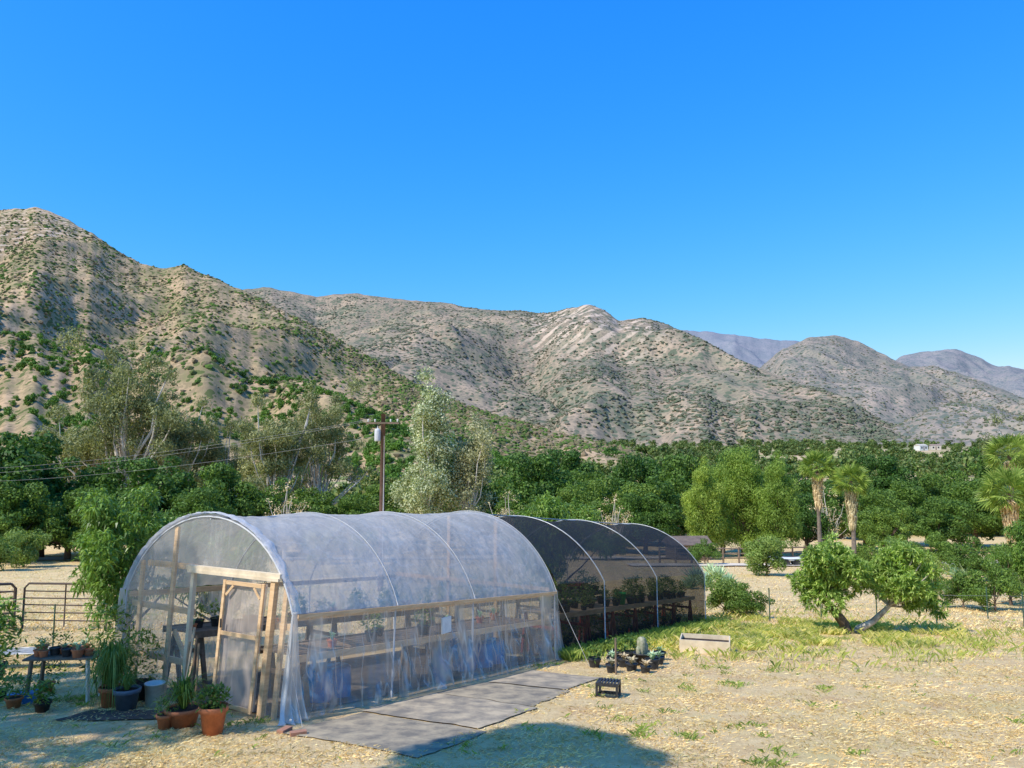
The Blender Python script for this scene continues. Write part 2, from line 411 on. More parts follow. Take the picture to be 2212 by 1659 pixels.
far = framp(nt, sep.outputs[1], 110, 180)
fF = noise(nt, .02, 5, .6, v)
cf = mixc(nt, framp(nt, fF, .44, .60), (.58, .42, .25), (.20, .25, .08))
vfar = framp(nt, sep.outputs[1], 1000, 1600)
cf = mixc(nt, vfar, cf, mixc(nt, framp(nt, fF, .42, .55), (.40, .30, .19), (.14, .17, .07)))
c = mixc(nt, far, c, cf)
p = N(nt, "ShaderNodeBsdfPrincipled"); p.inputs["Roughness"].default_value = .95; p.inputs["Specular IOR Level"].default_value = .03
nt.links.new(c, p.inputs["Base Color"]); nt.links.new(bump(nt, mth(nt, 'ADD', fC, fS), .9, .04), p.inputs["Normal"])
nt.links.new(p.outputs[0], out.inputs[0])
xs = np.concatenate([-np.geomspace(9000, 24, 70), np.linspace(-22, 22, 150), np.geomspace(24, 9000, 70)])
ys = np.concatenate([np.linspace(-80, 7, 25), np.linspace(8, 45, 130), np.geomspace(46, 12000, 120)])
XX, YY = np.meshgrid(xs, ys); ZZ = G(XX, YY)
V = np.stack([XX, YY, ZZ], -1).reshape(-1, 3); nx = len(xs); ny = len(ys)
ii, jj = np.meshgrid(np.arange(ny - 1), np.arange(nx - 1), indexing='ij'); a = (ii * nx + jj).ravel()
F = np.stack([a, a + 1, a + nx + 1, a + nx], 1)
o = obj("ground", np_mesh("ground", V, F, MG, smooth=True)); tag(o, "sloping field of dry mown straw grass and bare soil", "ground", kind="structure")

def drape(name, poly_uv, m, lift, nu=30, nv=12, wob=.07, ruck=.018):
    A, Bc, C, D = [np.array(q, float) for q in poly_uv]; P = []
    for i in range(nu + 1):
        row = []
        for j in range(nv + 1):
            u = i / nu; w = j / nv
            q = (A * (1 - u) + Bc * u) * (1 - w) + (D * (1 - u) + C * u) * w
            edge = (i in (0, nu) or j in (0, nv))
            q = q + np.array([fbm(q[0] * 1.7, q[1] * 1.7 + 3, 3), fbm(q[0] * 1.7 + 8, q[1] * 1.7, 3)]) * (wob if lift < .05 else .5)
            row.append((q[0], q[1], g1(q[0], q[1]) + lift + (0 if edge else ruck * abs(float(fbm(q[0] * 2.5, q[1] * 2.5, 3))))))
        P.append(row)
    b = B(); b.grid(P); return b
ROAD = mat("pale_dirt", (.76, .64, .50), (.66, .54, .40), .6, .95, .3, 8)
b = drape("dirt_road", [(-62, 74), (20, 80), (20, 85), (-62, 79)], ROAD, .10, 60, 4)
o = b.solo("dirt_road", ROAD, "pale dusty dirt farm track across the field", "road", (0, 0, 0), True); o["kind"] = "structure"
b = drape("dirt_road", [(10, 66), (70, 74), (70, 79), (10, 70)], ROAD, .10, 60, 4)
o = b.solo("dirt_road", ROAD, "pale dirt track beside the agaves and corral", "road", (0, 0, 0), True); o["kind"] = "structure"

# ------------------------------------------------------------ mountains
RG = {}
def ridge(name, label, crest, footY, nS, nT, amp, lam, m, pw=1.3, seed=0., jag=.002):
    cr = np.array(crest); tx = np.linspace(cr[0, 0], cr[-1, 0], nS)
    tz = np.interp(tx, cr[:, 0], cr[:, 1]); Yc = np.interp(tx, cr[:, 0], cr[:, 2])
    k = np.exp(-np.linspace(-2, 2, 7) ** 2); k /= k.sum()
    tz = np.convolve(np.pad(tz, 3, 'edge'), k, 'valid')
    tz = tz + jag * fbm(tx * 50 + seed, tx * 0 + seed, 5)
    fy = np.interp(tx, [cr[0, 0], cr[-1, 0]], footY) if isinstance(footY, (list, tuple)) else np.full(nS, float(footY))
    fy = fy + (Yc - fy) * .12 * fbm(tx * 9 + seed, tx * 0 + 3, 3)
    zc = CAMZ + tz * Yc; zf = G(tx * fy, fy) - 6
    T = np.concatenate([np.linspace(0, 1, nT), np.linspace(1.03, 1.35, 8)])
    Tm = np.minimum(T, 1)[:, None]; To = np.maximum(T - 1, 0)[:, None]
    Y = fy + (Yc - fy) * T[:, None]; X = tx * Y
    Z = zf + (zc - zf) * Tm ** pw - To * np.maximum(zc - zf, 10) * 1.1
    env = np.sin(math.pi * Tm ** .85) ** .8
    env = env * np.clip((zc - zf) / (.35 * np.max(zc - zf)), 0, 1)
    wx = X + lam * .4 * fbm(X / lam + 7, Y / lam, 2); wy = Y + lam * .4 * fbm(X / lam, Y / lam + 9, 2)
    r = ridged(wx / lam + seed, wy / (lam * 1.9) + seed, 6)
    Z = Z + amp * env * (r - .75) + amp * .04 * fbm(X / lam * 9, Y / lam * 9, 3) * np.minimum(1, env + .25)
    P = np.stack([X, Y, Z], -1); RG[name] = (P, nT)
    a, bb = np.meshgrid(np.arange(P.shape[0] - 1), np.arange(nS - 1), indexing='ij'); q = (a * nS + bb).ravel()
    F = np.stack([q, q + 1, q + nS + 1, q + nS], 1)
    o = obj("mountain", np_mesh(name, P.reshape(-1, 3), F, m, smooth=True)); tag(o, label, "mountain", kind="structure")
    return P
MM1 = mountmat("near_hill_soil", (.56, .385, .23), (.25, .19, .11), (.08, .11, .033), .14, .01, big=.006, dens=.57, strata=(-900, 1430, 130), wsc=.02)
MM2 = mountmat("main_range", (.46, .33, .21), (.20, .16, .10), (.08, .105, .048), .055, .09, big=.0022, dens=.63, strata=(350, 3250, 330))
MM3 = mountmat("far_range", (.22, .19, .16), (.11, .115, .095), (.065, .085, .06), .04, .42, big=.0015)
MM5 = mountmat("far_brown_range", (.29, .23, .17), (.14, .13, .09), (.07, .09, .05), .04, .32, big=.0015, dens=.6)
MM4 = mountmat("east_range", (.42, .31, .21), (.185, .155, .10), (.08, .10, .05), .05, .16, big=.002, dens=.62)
ridge("r1", "steep brown scrub covered hill above the orchard", [(-1.1, .28, 1500), (-.78, .31, 1500), (-.681, .334, 1500), (-.632, .339, 1500), (-.594, .3245, 1490), (-.556, .3025, 1470), (-.518, .2773, 1450), (-.492, .2617, 1440), (-.462, .2554, 1430),
    (-.4315, .2597, 1400), (-.4067, .2492, 1380), (-.3508, .2244, 1330), (-.3074, .2026, 1290), (-.246, .1719, 1230), (-.1848, .1384, 1170), (-.1421, .1108, 1120), (-.0938, .0858, 1060), (-.0276, .0630, 990), (.0263, .0500, 940), (.11, .0280, 880), (.1755, .010, 840), (.24, -.010, 800), (.30, -.03, 780)],
    [230, 480], 700, 170, 58, 280, MM1, 1.45, 2.2, .003)
ridge("r7", "rounded spur of the brown mountain range", [(-.42, .06, 2500), (-.36, .10, 2500), (-.2814, .1385, 2600), (-.1973, .1534, 2650), (-.1248, .1731, 2700), (-.0943, .1578, 2650), (-.0458, .1261, 2500), (.0084, .0954, 2300), (.0743, .0657, 2100), (.134, .04, 1900), (.19, .015, 1750)],
    1350, 360, 110, 65, 400, MM2, 1.15, 5.1, .002)
ridge("r2", "long brown chaparral mountain range with rocky peak", [(-.55, .2, 4200), (-.399, .218, 4200), (-.351, .2275, 4200), (-.327, .2306, 4200), (-.296, .2256, 4200), (-.2593, .2182, 4200), (-.2046, .2225, 4150), (-.1558, .2152, 4100), (-.0949, .209, 4050), (-.0462, .2008, 4000), (.0085, .1985, 3950),
    (.045, .1947, 3850), (.0753, .2008, 3750), (.1027, .2065, 3700), (.124, .1985, 3700), (.1389, .1854, 3700), (.1694, .1892, 3700), (.1904, .183, 3650), (.2264, .1658, 3550), (.2623, .1493, 3400), (.31, .129, 3200), (.369, .105, 2900), (.4346, .0779, 2600), (.493, .0478, 2300), (.55, .02, 2100), (.62, -.01, 2000)],
    [1700, 1500], 700, 190, 190, 900, MM2, 1.12, 9.4, .0014)
ridge("r4", "brown conical peaks in the range beyond the valley", [(.22, .06, 4500), (.28, .10, 4600), (.322, .12, 4700), (.353, .1475, 4800), (.39, .1646, 4800), (.42, .1664, 4800), (.45, .1598, 4800), (.4797, .1432, 4700), (.515, .1261, 4500), (.54, .125, 4400), (.575, .119, 4300), (.61, .106, 4000), (.664, .0838, 3800), (.777, .06, 3500), (.95, .05, 3300)],
    2600, 380, 130, 190, 760, MM4, 1.15, 3.3, .002)
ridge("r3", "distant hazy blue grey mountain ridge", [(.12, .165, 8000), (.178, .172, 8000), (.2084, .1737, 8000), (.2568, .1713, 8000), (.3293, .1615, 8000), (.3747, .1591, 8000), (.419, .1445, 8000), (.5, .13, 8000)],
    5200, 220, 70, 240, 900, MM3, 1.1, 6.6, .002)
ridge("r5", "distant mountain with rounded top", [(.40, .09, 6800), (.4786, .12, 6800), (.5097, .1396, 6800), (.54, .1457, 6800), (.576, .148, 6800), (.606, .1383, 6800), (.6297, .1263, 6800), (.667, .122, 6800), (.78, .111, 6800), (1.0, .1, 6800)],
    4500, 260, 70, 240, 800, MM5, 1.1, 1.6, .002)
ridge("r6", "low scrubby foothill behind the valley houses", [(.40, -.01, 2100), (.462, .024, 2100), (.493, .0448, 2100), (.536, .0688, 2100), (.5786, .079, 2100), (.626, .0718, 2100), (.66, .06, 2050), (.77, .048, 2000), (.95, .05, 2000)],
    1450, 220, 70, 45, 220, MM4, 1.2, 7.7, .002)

def ico(sub):
    import bmesh
    bm = bmesh.new(); bmesh.ops.create_icosphere(bm, subdivisions=sub, radius=1)
    v = np.array([x.co[:] for x in bm.verts]); f = np.array([[q.index for q in p.verts] for p in bm.faces]); bm.free(); return v, f
def blobs(name, label, P, r, m, sub=1, squash=.75, jit=.22):
    v0, f0 = ico(sub); n = len(P)
    s = 1 + jit * R.normal(size=(n, len(v0), 1))
    V = v0[None] * s * r[:, None, None]; V[:, :, 2] *= squash; V = V + P[:, None, :]
    F = (f0[None] + (np.arange(n) * len(v0))[:, None, None]).reshape(-1, 3)
    o = obj(name, np_mesh(name, V.reshape(-1, 3), F, m)); tag(o, label, "shrubs", kind="stuff"); return o
def sample_ridge(key, n, tlo, thi, pw=1., slo=0., shi=1.):
    P, nT = RG[key]; nS = P.shape[1]
    t = (tlo + (thi - tlo) * R.random(n) ** pw) * (nT - 1) * .9999; s = (slo + (shi - slo) * R.random(n)) * (nS - 1) * .9999
    ti = t.astype(int); si = s.astype(int); tf = (t - ti)[:, None]; sf = (s - si)[:, None]
    return (P[ti, si] * (1 - tf) + P[ti + 1, si] * tf) * (1 - sf) + (P[ti, si + 1] * (1 - tf) + P[ti + 1, si + 1] * tf) * sf
def shrubmat(name, cols, haze=0.):
    m, nt, out = newmat(name); g = N(nt, "ShaderNodeNewGeometry")
    c = ramp(nt, g.outputs["Random Per Island"], [(i / (len(cols) - 1), c) for i, c in enumerate(cols)])
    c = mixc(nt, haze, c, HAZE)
    p = N(nt, "ShaderNodeBsdfPrincipled"); p.inputs["Roughness"].default_value = 1; p.inputs["Specular IOR Level"].default_value = 0
    nt.links.new(c, p.inputs["Base Color"]); nt.links.new(bump(nt, noise(nt, 1.2, 4, .7), .8, .5), p.inputs["Normal"])
    nt.links.new(p.outputs[0], out.inputs[0]); return m
S1 = shrubmat("hill_scrub", [(.24, .18, .11), (.19, .15, .09), (.125, .14, .055), (.075, .13, .032), (.12, .20, .045)], .0)
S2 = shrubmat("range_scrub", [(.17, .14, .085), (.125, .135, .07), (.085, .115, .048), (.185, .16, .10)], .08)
p1 = np.concatenate([sample_ridge("r1", 34000, .28, 1.0, .9, 0, .8), sample_ridge("r1", 7000, .05, 1.0, .9, .62, .93)]); nz = fbm(p1[:, 0] / 90, p1[:, 1] / 90, 3)
keep = R.random(len(p1)) < np.clip(.52 + nz * 1.2, .08, 1); p1 = p1[keep]
blobs("chaparral", "grey green chaparral shrubs dotted over the brown hill", p1, 1.2 + 2.5 * R.random(len(p1)) ** 2.2, S1)
p2 = np.concatenate([sample_ridge("r2", 46000, .0, .97, 1, 0, .95), sample_ridge("r7", 13000, .05, 1., 1, .05, .9), sample_ridge("r4", 14000, .0, .97, 1, 0.02, 1)]); nz = fbm(p2[:, 0] / 260, p2[:, 1] / 260, 3)
keep = (R.random(len(p2)) < np.clip(.5 + nz * 1.3, .08, 1)) & (((p2[:, 0] - 350) / 180) ** 2 + ((p2[:, 1] - 3250) / 400) ** 2 + R.random(len(p2)) * .8 > 1); p2 = p2[keep]
blobs("chaparral", "dark chaparral patches over the mountain range", p2, 3 + 5.0 * R.random(len(p2)) ** 2, S2, squash=.5)
p3 = sample_ridge("r6", 3000, .05, 1., 1, .1, 1); blobs("chaparral", "scattered shrubs on the low foothill", p3, 2 + 3 * R.random(len(p3)) ** 2, S2)
def leafcloud(seed, ncl, cr, nleaf, L, W):
    me = std_tree(seed, 4, 1.7, 1.5, 1.9, ncl, cr, nleaf, L, W, MANL, BARK, .1, .8)[1]
    a = np.empty(len(me.vertices) * 3, dtype=np.float32); me.vertices.foreach_get("co", a); return a.reshape(-1, 3)
bv = leafcloud(31, 10, .8, 26, .75, .5); bvf = leafcloud(32, 16, .75, 48, .42, .30)
def treefield(name, label, P, sc, m, bv):
    n = len(P); a = R.random(n) * 6.28; c = np.cos(a)[:, None]; s = np.sin(a)[:, None]
    x = bv[None, :, 0] * c - bv[None, :, 1] * s; y = bv[None, :, 0] * s + bv[None, :, 1] * c
    hz = (.7 + .6 * R.random(n))[:, None]
    V = np.stack([x, y, bv[None, :, 2] * hz], -1) * sc[:, None, None] + P[:, None, :]
    V = V.reshape(-1, 3); o = obj(name, np_mesh(name, V, np.arange(len(V)).reshape(-1, 4), m)); tag(o, label, "trees", kind="stuff"); return o
po = sample_ridge("r1", 8500, .0, .40, .85, 0., .9); po[:, 2] -= .3
rows = np.abs(np.sin(po[:, 0] * .30 + po[:, 1] * .45)); nz = fbm(po[:, 0] / 65, po[:, 1] / 50, 3)
po = po[(rows > .5) & (nz > -.04)]
ORL = leafmat("orchard_leaf", [(.06, .12, .022), (.11, .19, .038), (.18, .28, .065)], .25, .02)
treefield("orchard", "rows of green avocado orchard trees on the hillside", po, .8 + .9 * R.random(len(po)), ORL, bv)
n = 1900; y = 126 + 220 * R.random(n) ** 1.2; x = (R.random(n) * 2 - 1) * .95 * y
nz = fbm(x / 60, y / 90, 3); k = (nz > -.14); x = x[k]; y = y[k]
treefield("woodland", "mixed green woodland behind the field oaks", np.stack([x, y, G(x, y) - .5], -1), 1.1 + 1.5 * R.random(len(x)) ** 2, WOODL, bvf)
n = 5200; y = 320 + 1900 * R.random(n) ** 1.2; x = (-.05 + R.random(n) * 1.0) * .95 * y
nz = fbm(x / 120 + 5, y / 200, 3); k = (nz + .2 * (R.random(n) - .5) > .0); x = x[k]; y = y[k]
treefield("woodland", "dense dark green woodland filling the valley floor", np.stack([x, y, G(x, y) - .5], -1), 1.2 + 1.6 * R.random(len(x)) ** 2 + y / 1400, WOODL, bv)

# ------------------------------------------------------------ individual trees
random.seed(2)
GO = "oaks along the edge of the field"
for (u, y, s, k) in [(-.70, 74, .95, 0), (-.675, 80, 1.3, 1), (-.60, 82, .82, 0), (-.535, 86, .92, 1), (-.475, 84, .9, 0), (-.425, 88, .95, 1), (-.37, 84, .85, 0), (-.32, 86, .74, 1), (-.265, 92, .72, 3), (-.565, 76, .66, 2), (-.215, 90, .66, 2), (-.40, 76, .6, 0), (-.50, 74, .62, 1), (-.64, 72, .62, 0)]:
    place(OAK[k], "oak_tree", "dense dark green oak tree at the field edge", "tree", u * y, y, s, group=GO)
for (u, y, s, k) in [(-.16, 98, .8, 2), (-.055, 100, .98, 1), (.03, 108, 1.05, 0), (.065, 100, .75, 2), (.10, 112, .95, 3), (.145, 104, .82, 2), (.19, 106, .8, 1), (.215, 122, 1.1, 0), (.45, 96, .72, 2), (.50, 104, .8, 3), (.545, 92, .62, 2), (.59, 100, .8, 3), (.64, 96, .8, 0), (.69, 90, .85, 2), (.42, 118, .9, 1), (.375, 90, .6, 0), (.56, 125, 1.0, 1), (.28, 126, 1.2, 0), (.34, 128, 1.0, 1), (.475, 84, .5, 3), (.12, 92, .6, 2), (.005, 90, .62, 3), (.17, 90, .6, 0), (.63, 150, 1.35, 1), (.48, 160, 1.2, 0), (.16, 150, 1.35, 1), (.075, 160, 1.3, 0)]:
    place(OAK[k], "oak_tree", "rounded green oak tree beyond the greenhouse field", "tree", u * y, y, s, group="oaks beyond the field")
for (u, y, s, k) in [(-.50, 106, .96, 0), (-.44, 112, .88, 1), (-.555, 110, .80, 1), (-.30, 98, .80, 1), (-.25, 104, .74, 0), (-.37, 118, .72, 1), (.665, 106, .74, 1)]:
    place(EUC[k], "eucalyptus_tree", "tall grey green eucalyptus with pale forking trunk", "tree", u * y, y, s, group="eucalyptus trees")
place(POP, "poplar_tree", "tall pale silvery poplar with white trunk", "tree", -.105 * 88, 88, .92, .4)
place(POP2, "poplar_tree", "thin grey leaved poplar with pale branches", "tree", -.055 * 90, 90, .95, .4)
for (u, y, s, k) in [(.245, 84, .84, 1), (.295, 86, .98, 0), (.34, 82, .88, 1), (.268, 92, .86, 0)]:
    place(PEP[k], "conifer_tree", "feathery yellow green conifer with pointed crown", "tree", u * y, y, s, group="yellow green conifers")
for (u, y, s) in [(-.005, 84, .9), (.13, 84, .85), (.40, 88, 1.0), (-.29, 78, 1.0)]:
    place(BARE, "bare_tree", "nearly leafless tree with pale grey branches", "tree", u * y, y, s, group="sparse bare trees")
for (u, y, s, k) in [(.323, 56, 1.15, 0), (.27, 31, .62, 0), (.295, 30, .5, 1), (.61, 33, .8, 1), (.57, 34, .6, 1), (.52, 46, .9, 0), (.585, 52, 1.1, 1), (.65, 50, 1.1, 0), (.40, 62, .9, 1), (.455, 60, 1.0, 1), (-.62, 66, 1.3, 0), (-.655, 62, 1.2, 0), (.245, 70, .9, 1), (-.24, 70, 1.3, 0), (-.18, 74, 1.2, 0), (.02, 80, 1.6, 1), (.12, 78, 1.3, 1), (.50, 64, 1.0, 0), (.54, 62, 1.1, 1), (.42, 54, .7, 0)]:
    place(BUSH[k], "bush", "leafy green bush growing in the field", "bush", u * y, y, s, group="bushes around the field")
place(LEAFY[0], "leafy_tree", "bright green leafy fruit tree beside the greenhouse wall", "tree", -9.75, 20.0, 1.08, 1.)
place(LEAFY[1], "leafy_tree", "bright green fruit tree behind the greenhouse roof", "tree", -8.2, 22.6, .93, 2.)
place(LEAFY[1], "leafy_tree", "bright green fruit tree behind the shade house", "tree", 1.9, 36, 1.4, 2.6)
place(LEAFY[0], "leafy_tree", "dense leafy fruit tree at the field edge", "tree", 24.2, 36.5, 1.0, .6)
place(LEAFY[1], "leafy_tree", "dense leafy fruit tree beside the wire fence", "tree", 22.4, 35.5, .75, 2.6)

# --- mango with two leaning trunks
mx_, my_ = 10.7, 25.3
e = thing("mango_tree", "spreading mango tree with two leaning trunks, one whitewashed", "tree", (mx_, my_, g1(mx_, my_)))
random.seed(8)
C = []; Rd = []
def addc(cx, cy, cz, rx, rz, n, r, sd=0):
    for _ in range(n):
        d = Vector((random.gauss(0, 1), random.gauss(0, 1), random.gauss(0, 1))).normalized(); q = .25 + .8 * random.random() ** .6
        l = 1 + .12 * math.sin(3 * math.atan2(d.z, d.x) + sd)
        C.append((cx + d.x * q * rx * l, cy + d.y * q * rx * l, cz + d.z * q * rz * l)); Rd.append(r * random.uniform(.5, 1.35))
addc(-.60, 0, 1.92, 1.0, .98, 56, .27, 1); addc(1.85, .1, 1.75, 1.12, .92, 58, .27, 3); addc(.65, .2, 1.75, .45, .35, 6, .22); addc(-1.3, 0, 1.2, .35, .4, 6, .22); addc(2.75, 0, 1.15, .35, .4, 7, .22)
lb = B(); lb.tube([(0, 0, -.2), (-.12, 0, .3), (-.45, 0, .75), (-.8, 0, 1.1), (-.75, 0, 1.6)], [.20, .16, .14, .10, .05], 9)
for i in range(0, 18): lb.tube([(-.78, 0, 1.2), (Vector(C[i]) + Vector((-.8, 0, 1.2))) / 2 + Vector((0, 0, -.1)), C[i]], [.05, .035, .015], 6, False)
obj("trunk", lb.mesh("trunk", BARK, True), e, "dark brown leaning trunk")
lb = B(); lb.tube([(.05, 0, -.1), (.35, 0, .12), (.8, 0, .35), (1.2, 0, .7), (1.6, 0, 1.1)], [.14, .12, .10, .08, .045], 9)
for i in range(56, 74): lb.tube([(1.35, 0, .85), (Vector(C[i]) + Vector((1.35, 0, .85))) / 2 + Vector((0, 0, -.08)), C[i]], [.045, .03, .015], 6, False)
obj("trunk", lb.mesh("trunk", mat("whitewash_bark", (.62, .56, .50), (.26, .21, .17), 4, .9, .4), True), e, "whitewashed leaning trunk")
obj("crown", whorls("crown", C, Rd, 19, .19, .06, MANL2, 10, drop=.15), e)

# --- fan palms
def fans(n, c, L, el_lo, el_hi, m, name, blades=12, pet=.9):
    VV = []
    for i in range(n):
        az = i * 2.39996 + random.uniform(-.2, .2); z = math.sin(math.radians(el_lo)) + (math.sin(math.radians(el_hi)) - math.sin(math.radians(el_lo))) * ((i + .5) / n)
        el = math.asin(z) + random.uniform(-.1, .1)
        d = Vector((math.cos(az) * math.cos(el), math.sin(az) * math.cos(el), math.sin(el)))
        s = d.cross(Vector((0, 0, 1))).normalized(); up = s.cross(d)
        rl = random.uniform(-1.2, 1.2); s2 = (s * math.cos(rl) + up * math.sin(rl)).normalized(); up2 = s2.cross(d); s = s2; up = up2
        o0 = Vector(c); hub = o0 + d * pet * random.uniform(.75, 1.1)
        VV += [o0, o0 + s * .03, hub, hub - s * .03]
        for j in range(blades):
            a = math.radians(-80 + 160 * j / (blades - 1)); bd = (d * math.cos(a) + s * math.sin(a)).normalized()
            l = L * random.uniform(.85, 1.05) * (.75 + .25 * math.cos(a)); w = bd.cross(up).normalized() * .045
            tip = hub + bd * l + Vector((0, 0, -.10 * l)); mid = hub + bd * l * .55
            VV += [hub, mid + w, tip, mid - w]
    V = np.array([tuple(q) for q in VV]); return np_mesh(name, V, np.arange(len(V)).reshape(-1, 4), m)
def palm(x, y, h, s, skirt, label, sw=1.):
    e = thing("fan_palm", label, "palm tree", (x, y, g1(x, y)), random.uniform(0, 6), 1, "fan palms")
    b = B(); b.tube([(0, 0, -.3), (.05, 0, h * .5), (0, 0, h)], [.2, .15, .13], 12); b.part("trunk", PALMBARK, e, True, False)
    obj("crown", fans(60, (0, 0, h), .70 * s, -42, 88, PALML, "crown", pet=.80 * s), e)
    VV = []
    for i in range(700):
        z = h - .35 - skirt * random.random() ** .8; az = random.uniform(0, 6.28); k = (h - z) / skirt
        r0 = .15; r1 = (.55 * (1 - k * .45)) * random.uniform(.5, 1.1) * sw; L = random.uniform(.4, .8)
        d = Vector((math.cos(az), math.sin(az), 0)); t = Vector((-d.y, d.x, 0)) * random.uniform(.03, .07)
        a = d * r0 + Vector((0, 0, z)); c = d * r1 + Vector((0, 0, z - L * .4)); f = d * r1 * .85 + Vector((0, 0, z - L))
        VV += [a, c + t, f, c - t]
    V = np.array([tuple(q) for q in VV]); obj("dead_frond_skirt", np_mesh("skirt", V, np.arange(len(V)).reshape(-1, 4), DRYFROND), e)
random.seed(4)
palm(.392 * 64, 64, 8.3, 1.15, 2.6, "fan palm with long dry frond skirt", 1.05)
palm(.4345 * 60, 60, 6.9, 1.15, 2.8, "shorter fan palm with shaggy pale skirt", 1.1)
palm(.640 * 58, 58, 8.7, 1.4, 1.4, "tall fan palm with green crown", .9)
palm(.636 * 46, 46, 5.5, 1.25, 2.2, "low fan palm with thick pale skirt", 1.)

# --- agaves
def agave(r, n, m, wid=.09):
    VV = []
    for i in range(n):
        az = i * 2.4; el = math.radians(15 + 65 * i / n + random.uniform(-5, 5)); l = r * random.uniform(.85, 1.1)
        d = Vector((math.cos(az) * math.cos(el), math.sin(az) * math.cos(el), math.sin(el))); s = d.cross(Vector((0, 0, 1))).normalized() * wid * r
        up = s.normalized().cross(d)
        a = Vector((0, 0, .05)); mid = d * l * .45; tip = d * l
        VV += [a + s * .6, mid + s + up * .05 * r, tip, mid - up * .02 * r, a - s * .6, mid - up * .02 * r, tip, mid - s + up * .05 * r]
    V = np.array([tuple(q) for q in VV]); return np_mesh("agave", V, np.arange(len(V)).reshape(-1, 4), m)
AG = agave(1.1, 34, SUCC, .1)
for (u, y, s) in [(.232, 50, 1.1), (.245, 47, .9), (.262, 52, 1.0), (.225, 46, .8), (.56, 55, 1.1), (.575, 52, 1.2), (.52, 58, .9), (.252, 56, .9), (.275, 48, .8)]:
    o = obj("agave", AG); o.location = (u * y, y, g1(u * y, y)); o.scale = (s, s, s); o.rotation_euler[2] = u * 50
    tag(o, "grey green agave rosette on the dry field", "agave", "agaves beside the field")

# ------------------------------------------------------------ grass
def blades(name, label, P, h, w, lean, m):
    n = len(P); az = R.random(n) * 6.28; d = np.stack([np.cos(az), np.sin(az), np.zeros(n)], 1); s = np.stack([-d[:, 1], d[:, 0], np.zeros(n)], 1)
    hh = h * (.5 + R.random(n)); ln = lean * (.4 + R.random(n)); ww = w * (.6 + .8 * R.random(n))
    up = np.array([0, 0, 1.])
    mid = P + d * (ln * hh * .4)[:, None] + up * (hh * .6)[:, None] * np.ones((n, 1)) / (1 + lean * .5)
    tip = P + d * (ln * hh)[:, None] + up * (hh / (1 + lean))[:, None]
    V = np.stack([P - s * ww[:, None] * .5, P + s * ww[:, None] * .5, mid + s * ww[:, None] * .35, tip], 1).reshape(-1, 3)
    o = obj(name, np_mesh(name, V, np.arange(n * 4).reshape(n, 4), m)); tag(o, label, "grass", kind="stuff"); return o
def inside_gh(x, y):
    rx = x + 3.48; ry = y - 12.17; s = rx * .546 + ry * .837; k = rx * -.837 + ry * .546
    return (s > -.05) & (s < 19) & (k > -.1) & (k < 5.6)
def onmat(x, y):
    rx = x + 3.15; ry = y - 11.75; s = rx * .546 + ry * .837; k = rx * .837 - ry * .546
    return (s > -.3) & (s < 6.6) & (k > -.6) & (k < 2.4 - .12 * s)
def field(n, ylo, yhi, half=.75, pw=1.):
    y = ylo + (yhi - ylo) * R.random(n) ** pw; x = (R.random(n) * 2 - 1) * half * y
    k = ~inside_gh(x, y) & ~onmat(x, y); return x[k], y[k]
STRAW = leafmat("straw", [(.54, .36, .16), (.82, .61, .32), (.92, .78, .48)], .15, .8, .7, lb=1., tint=0.)
WEED = leafmat("green_weed", [(.16, .24, .05), (.28, .38, .08), (.46, .52, .16)], .35, 1.2, .6, lb=1., tint=0.)
WEEDL = leafmat("lime_weed", [(.30, .38, .08), (.58, .58, .18), (.90, .78, .42)], .4, .9, .6, lb=1., tint=0.)
x, y = field(200000, 8.5, 34, pw=1.25); nz = fbm(x / 1.3, y / 1.3, 3); k = R.random(len(x)) < np.clip(.6 + nz * 1.3, .1, 1); x = x[k]; y = y[k]
blades("dry_grass", "short dry straw grass covering the field", np.stack([x, y, G(x, y)], 1), .055, .008, 1.3, STRAW)
x, y = field(45000, 26, 80, pw=1.4)
blades("dry_grass", "dry grass on the far field", np.stack([x, y, G(x, y)], 1), .12, .03, .8, STRAW)
x, y = field(300000, 8.5, 36, pw=1.1); nz = fbm(x / 1.2 + 40, y / 1.2, 3) + .9 * fbm(x * 2.3, y * 2.3 + 9, 2); k = nz + .35 * R.random(len(x)) > .76; x = x[k]; y = y[k]
blades("green_weeds", "low green weed tufts in the dry grass", np.stack([x, y, G(x, y)], 1), .09, .010, .8, WEED)
n = 76000; x = R.normal(7.2, 3.3, n); y = R.normal(24.8, 2.6, n); nz = fbm(x / .9, y / .9, 3) + .8 * fbm(x / 2.5 + 7, y / 2.5, 2); k = (nz + .7 * (R.random(n) - .5) > .26) & ~inside_gh(x, y) & (y > 17) & (x > 3.6); x = x[k]; y = y[k]
blades("tall_weeds", "light lime green weeds around the mango tree", np.stack([x, y, G(x, y)], 1), .26, .012, .6, WEEDL)
n = 9000; s = R.random(n) * 11 + 8.0; kk = np.abs(R.normal(0, .35, n)) + .05; x = -3.48 + .546 * s + .837 * kk; y = 12.17 + .837 * s - .546 * kk; k = ~inside_gh(x, y) & (fbm(x, y, 2) > -.15); x = x[k]; y = y[k]
blades("tall_weeds", "green weeds along the shade house wall", np.stack([x, y, G(x, y)], 1), .30, .016, .45, WEED)

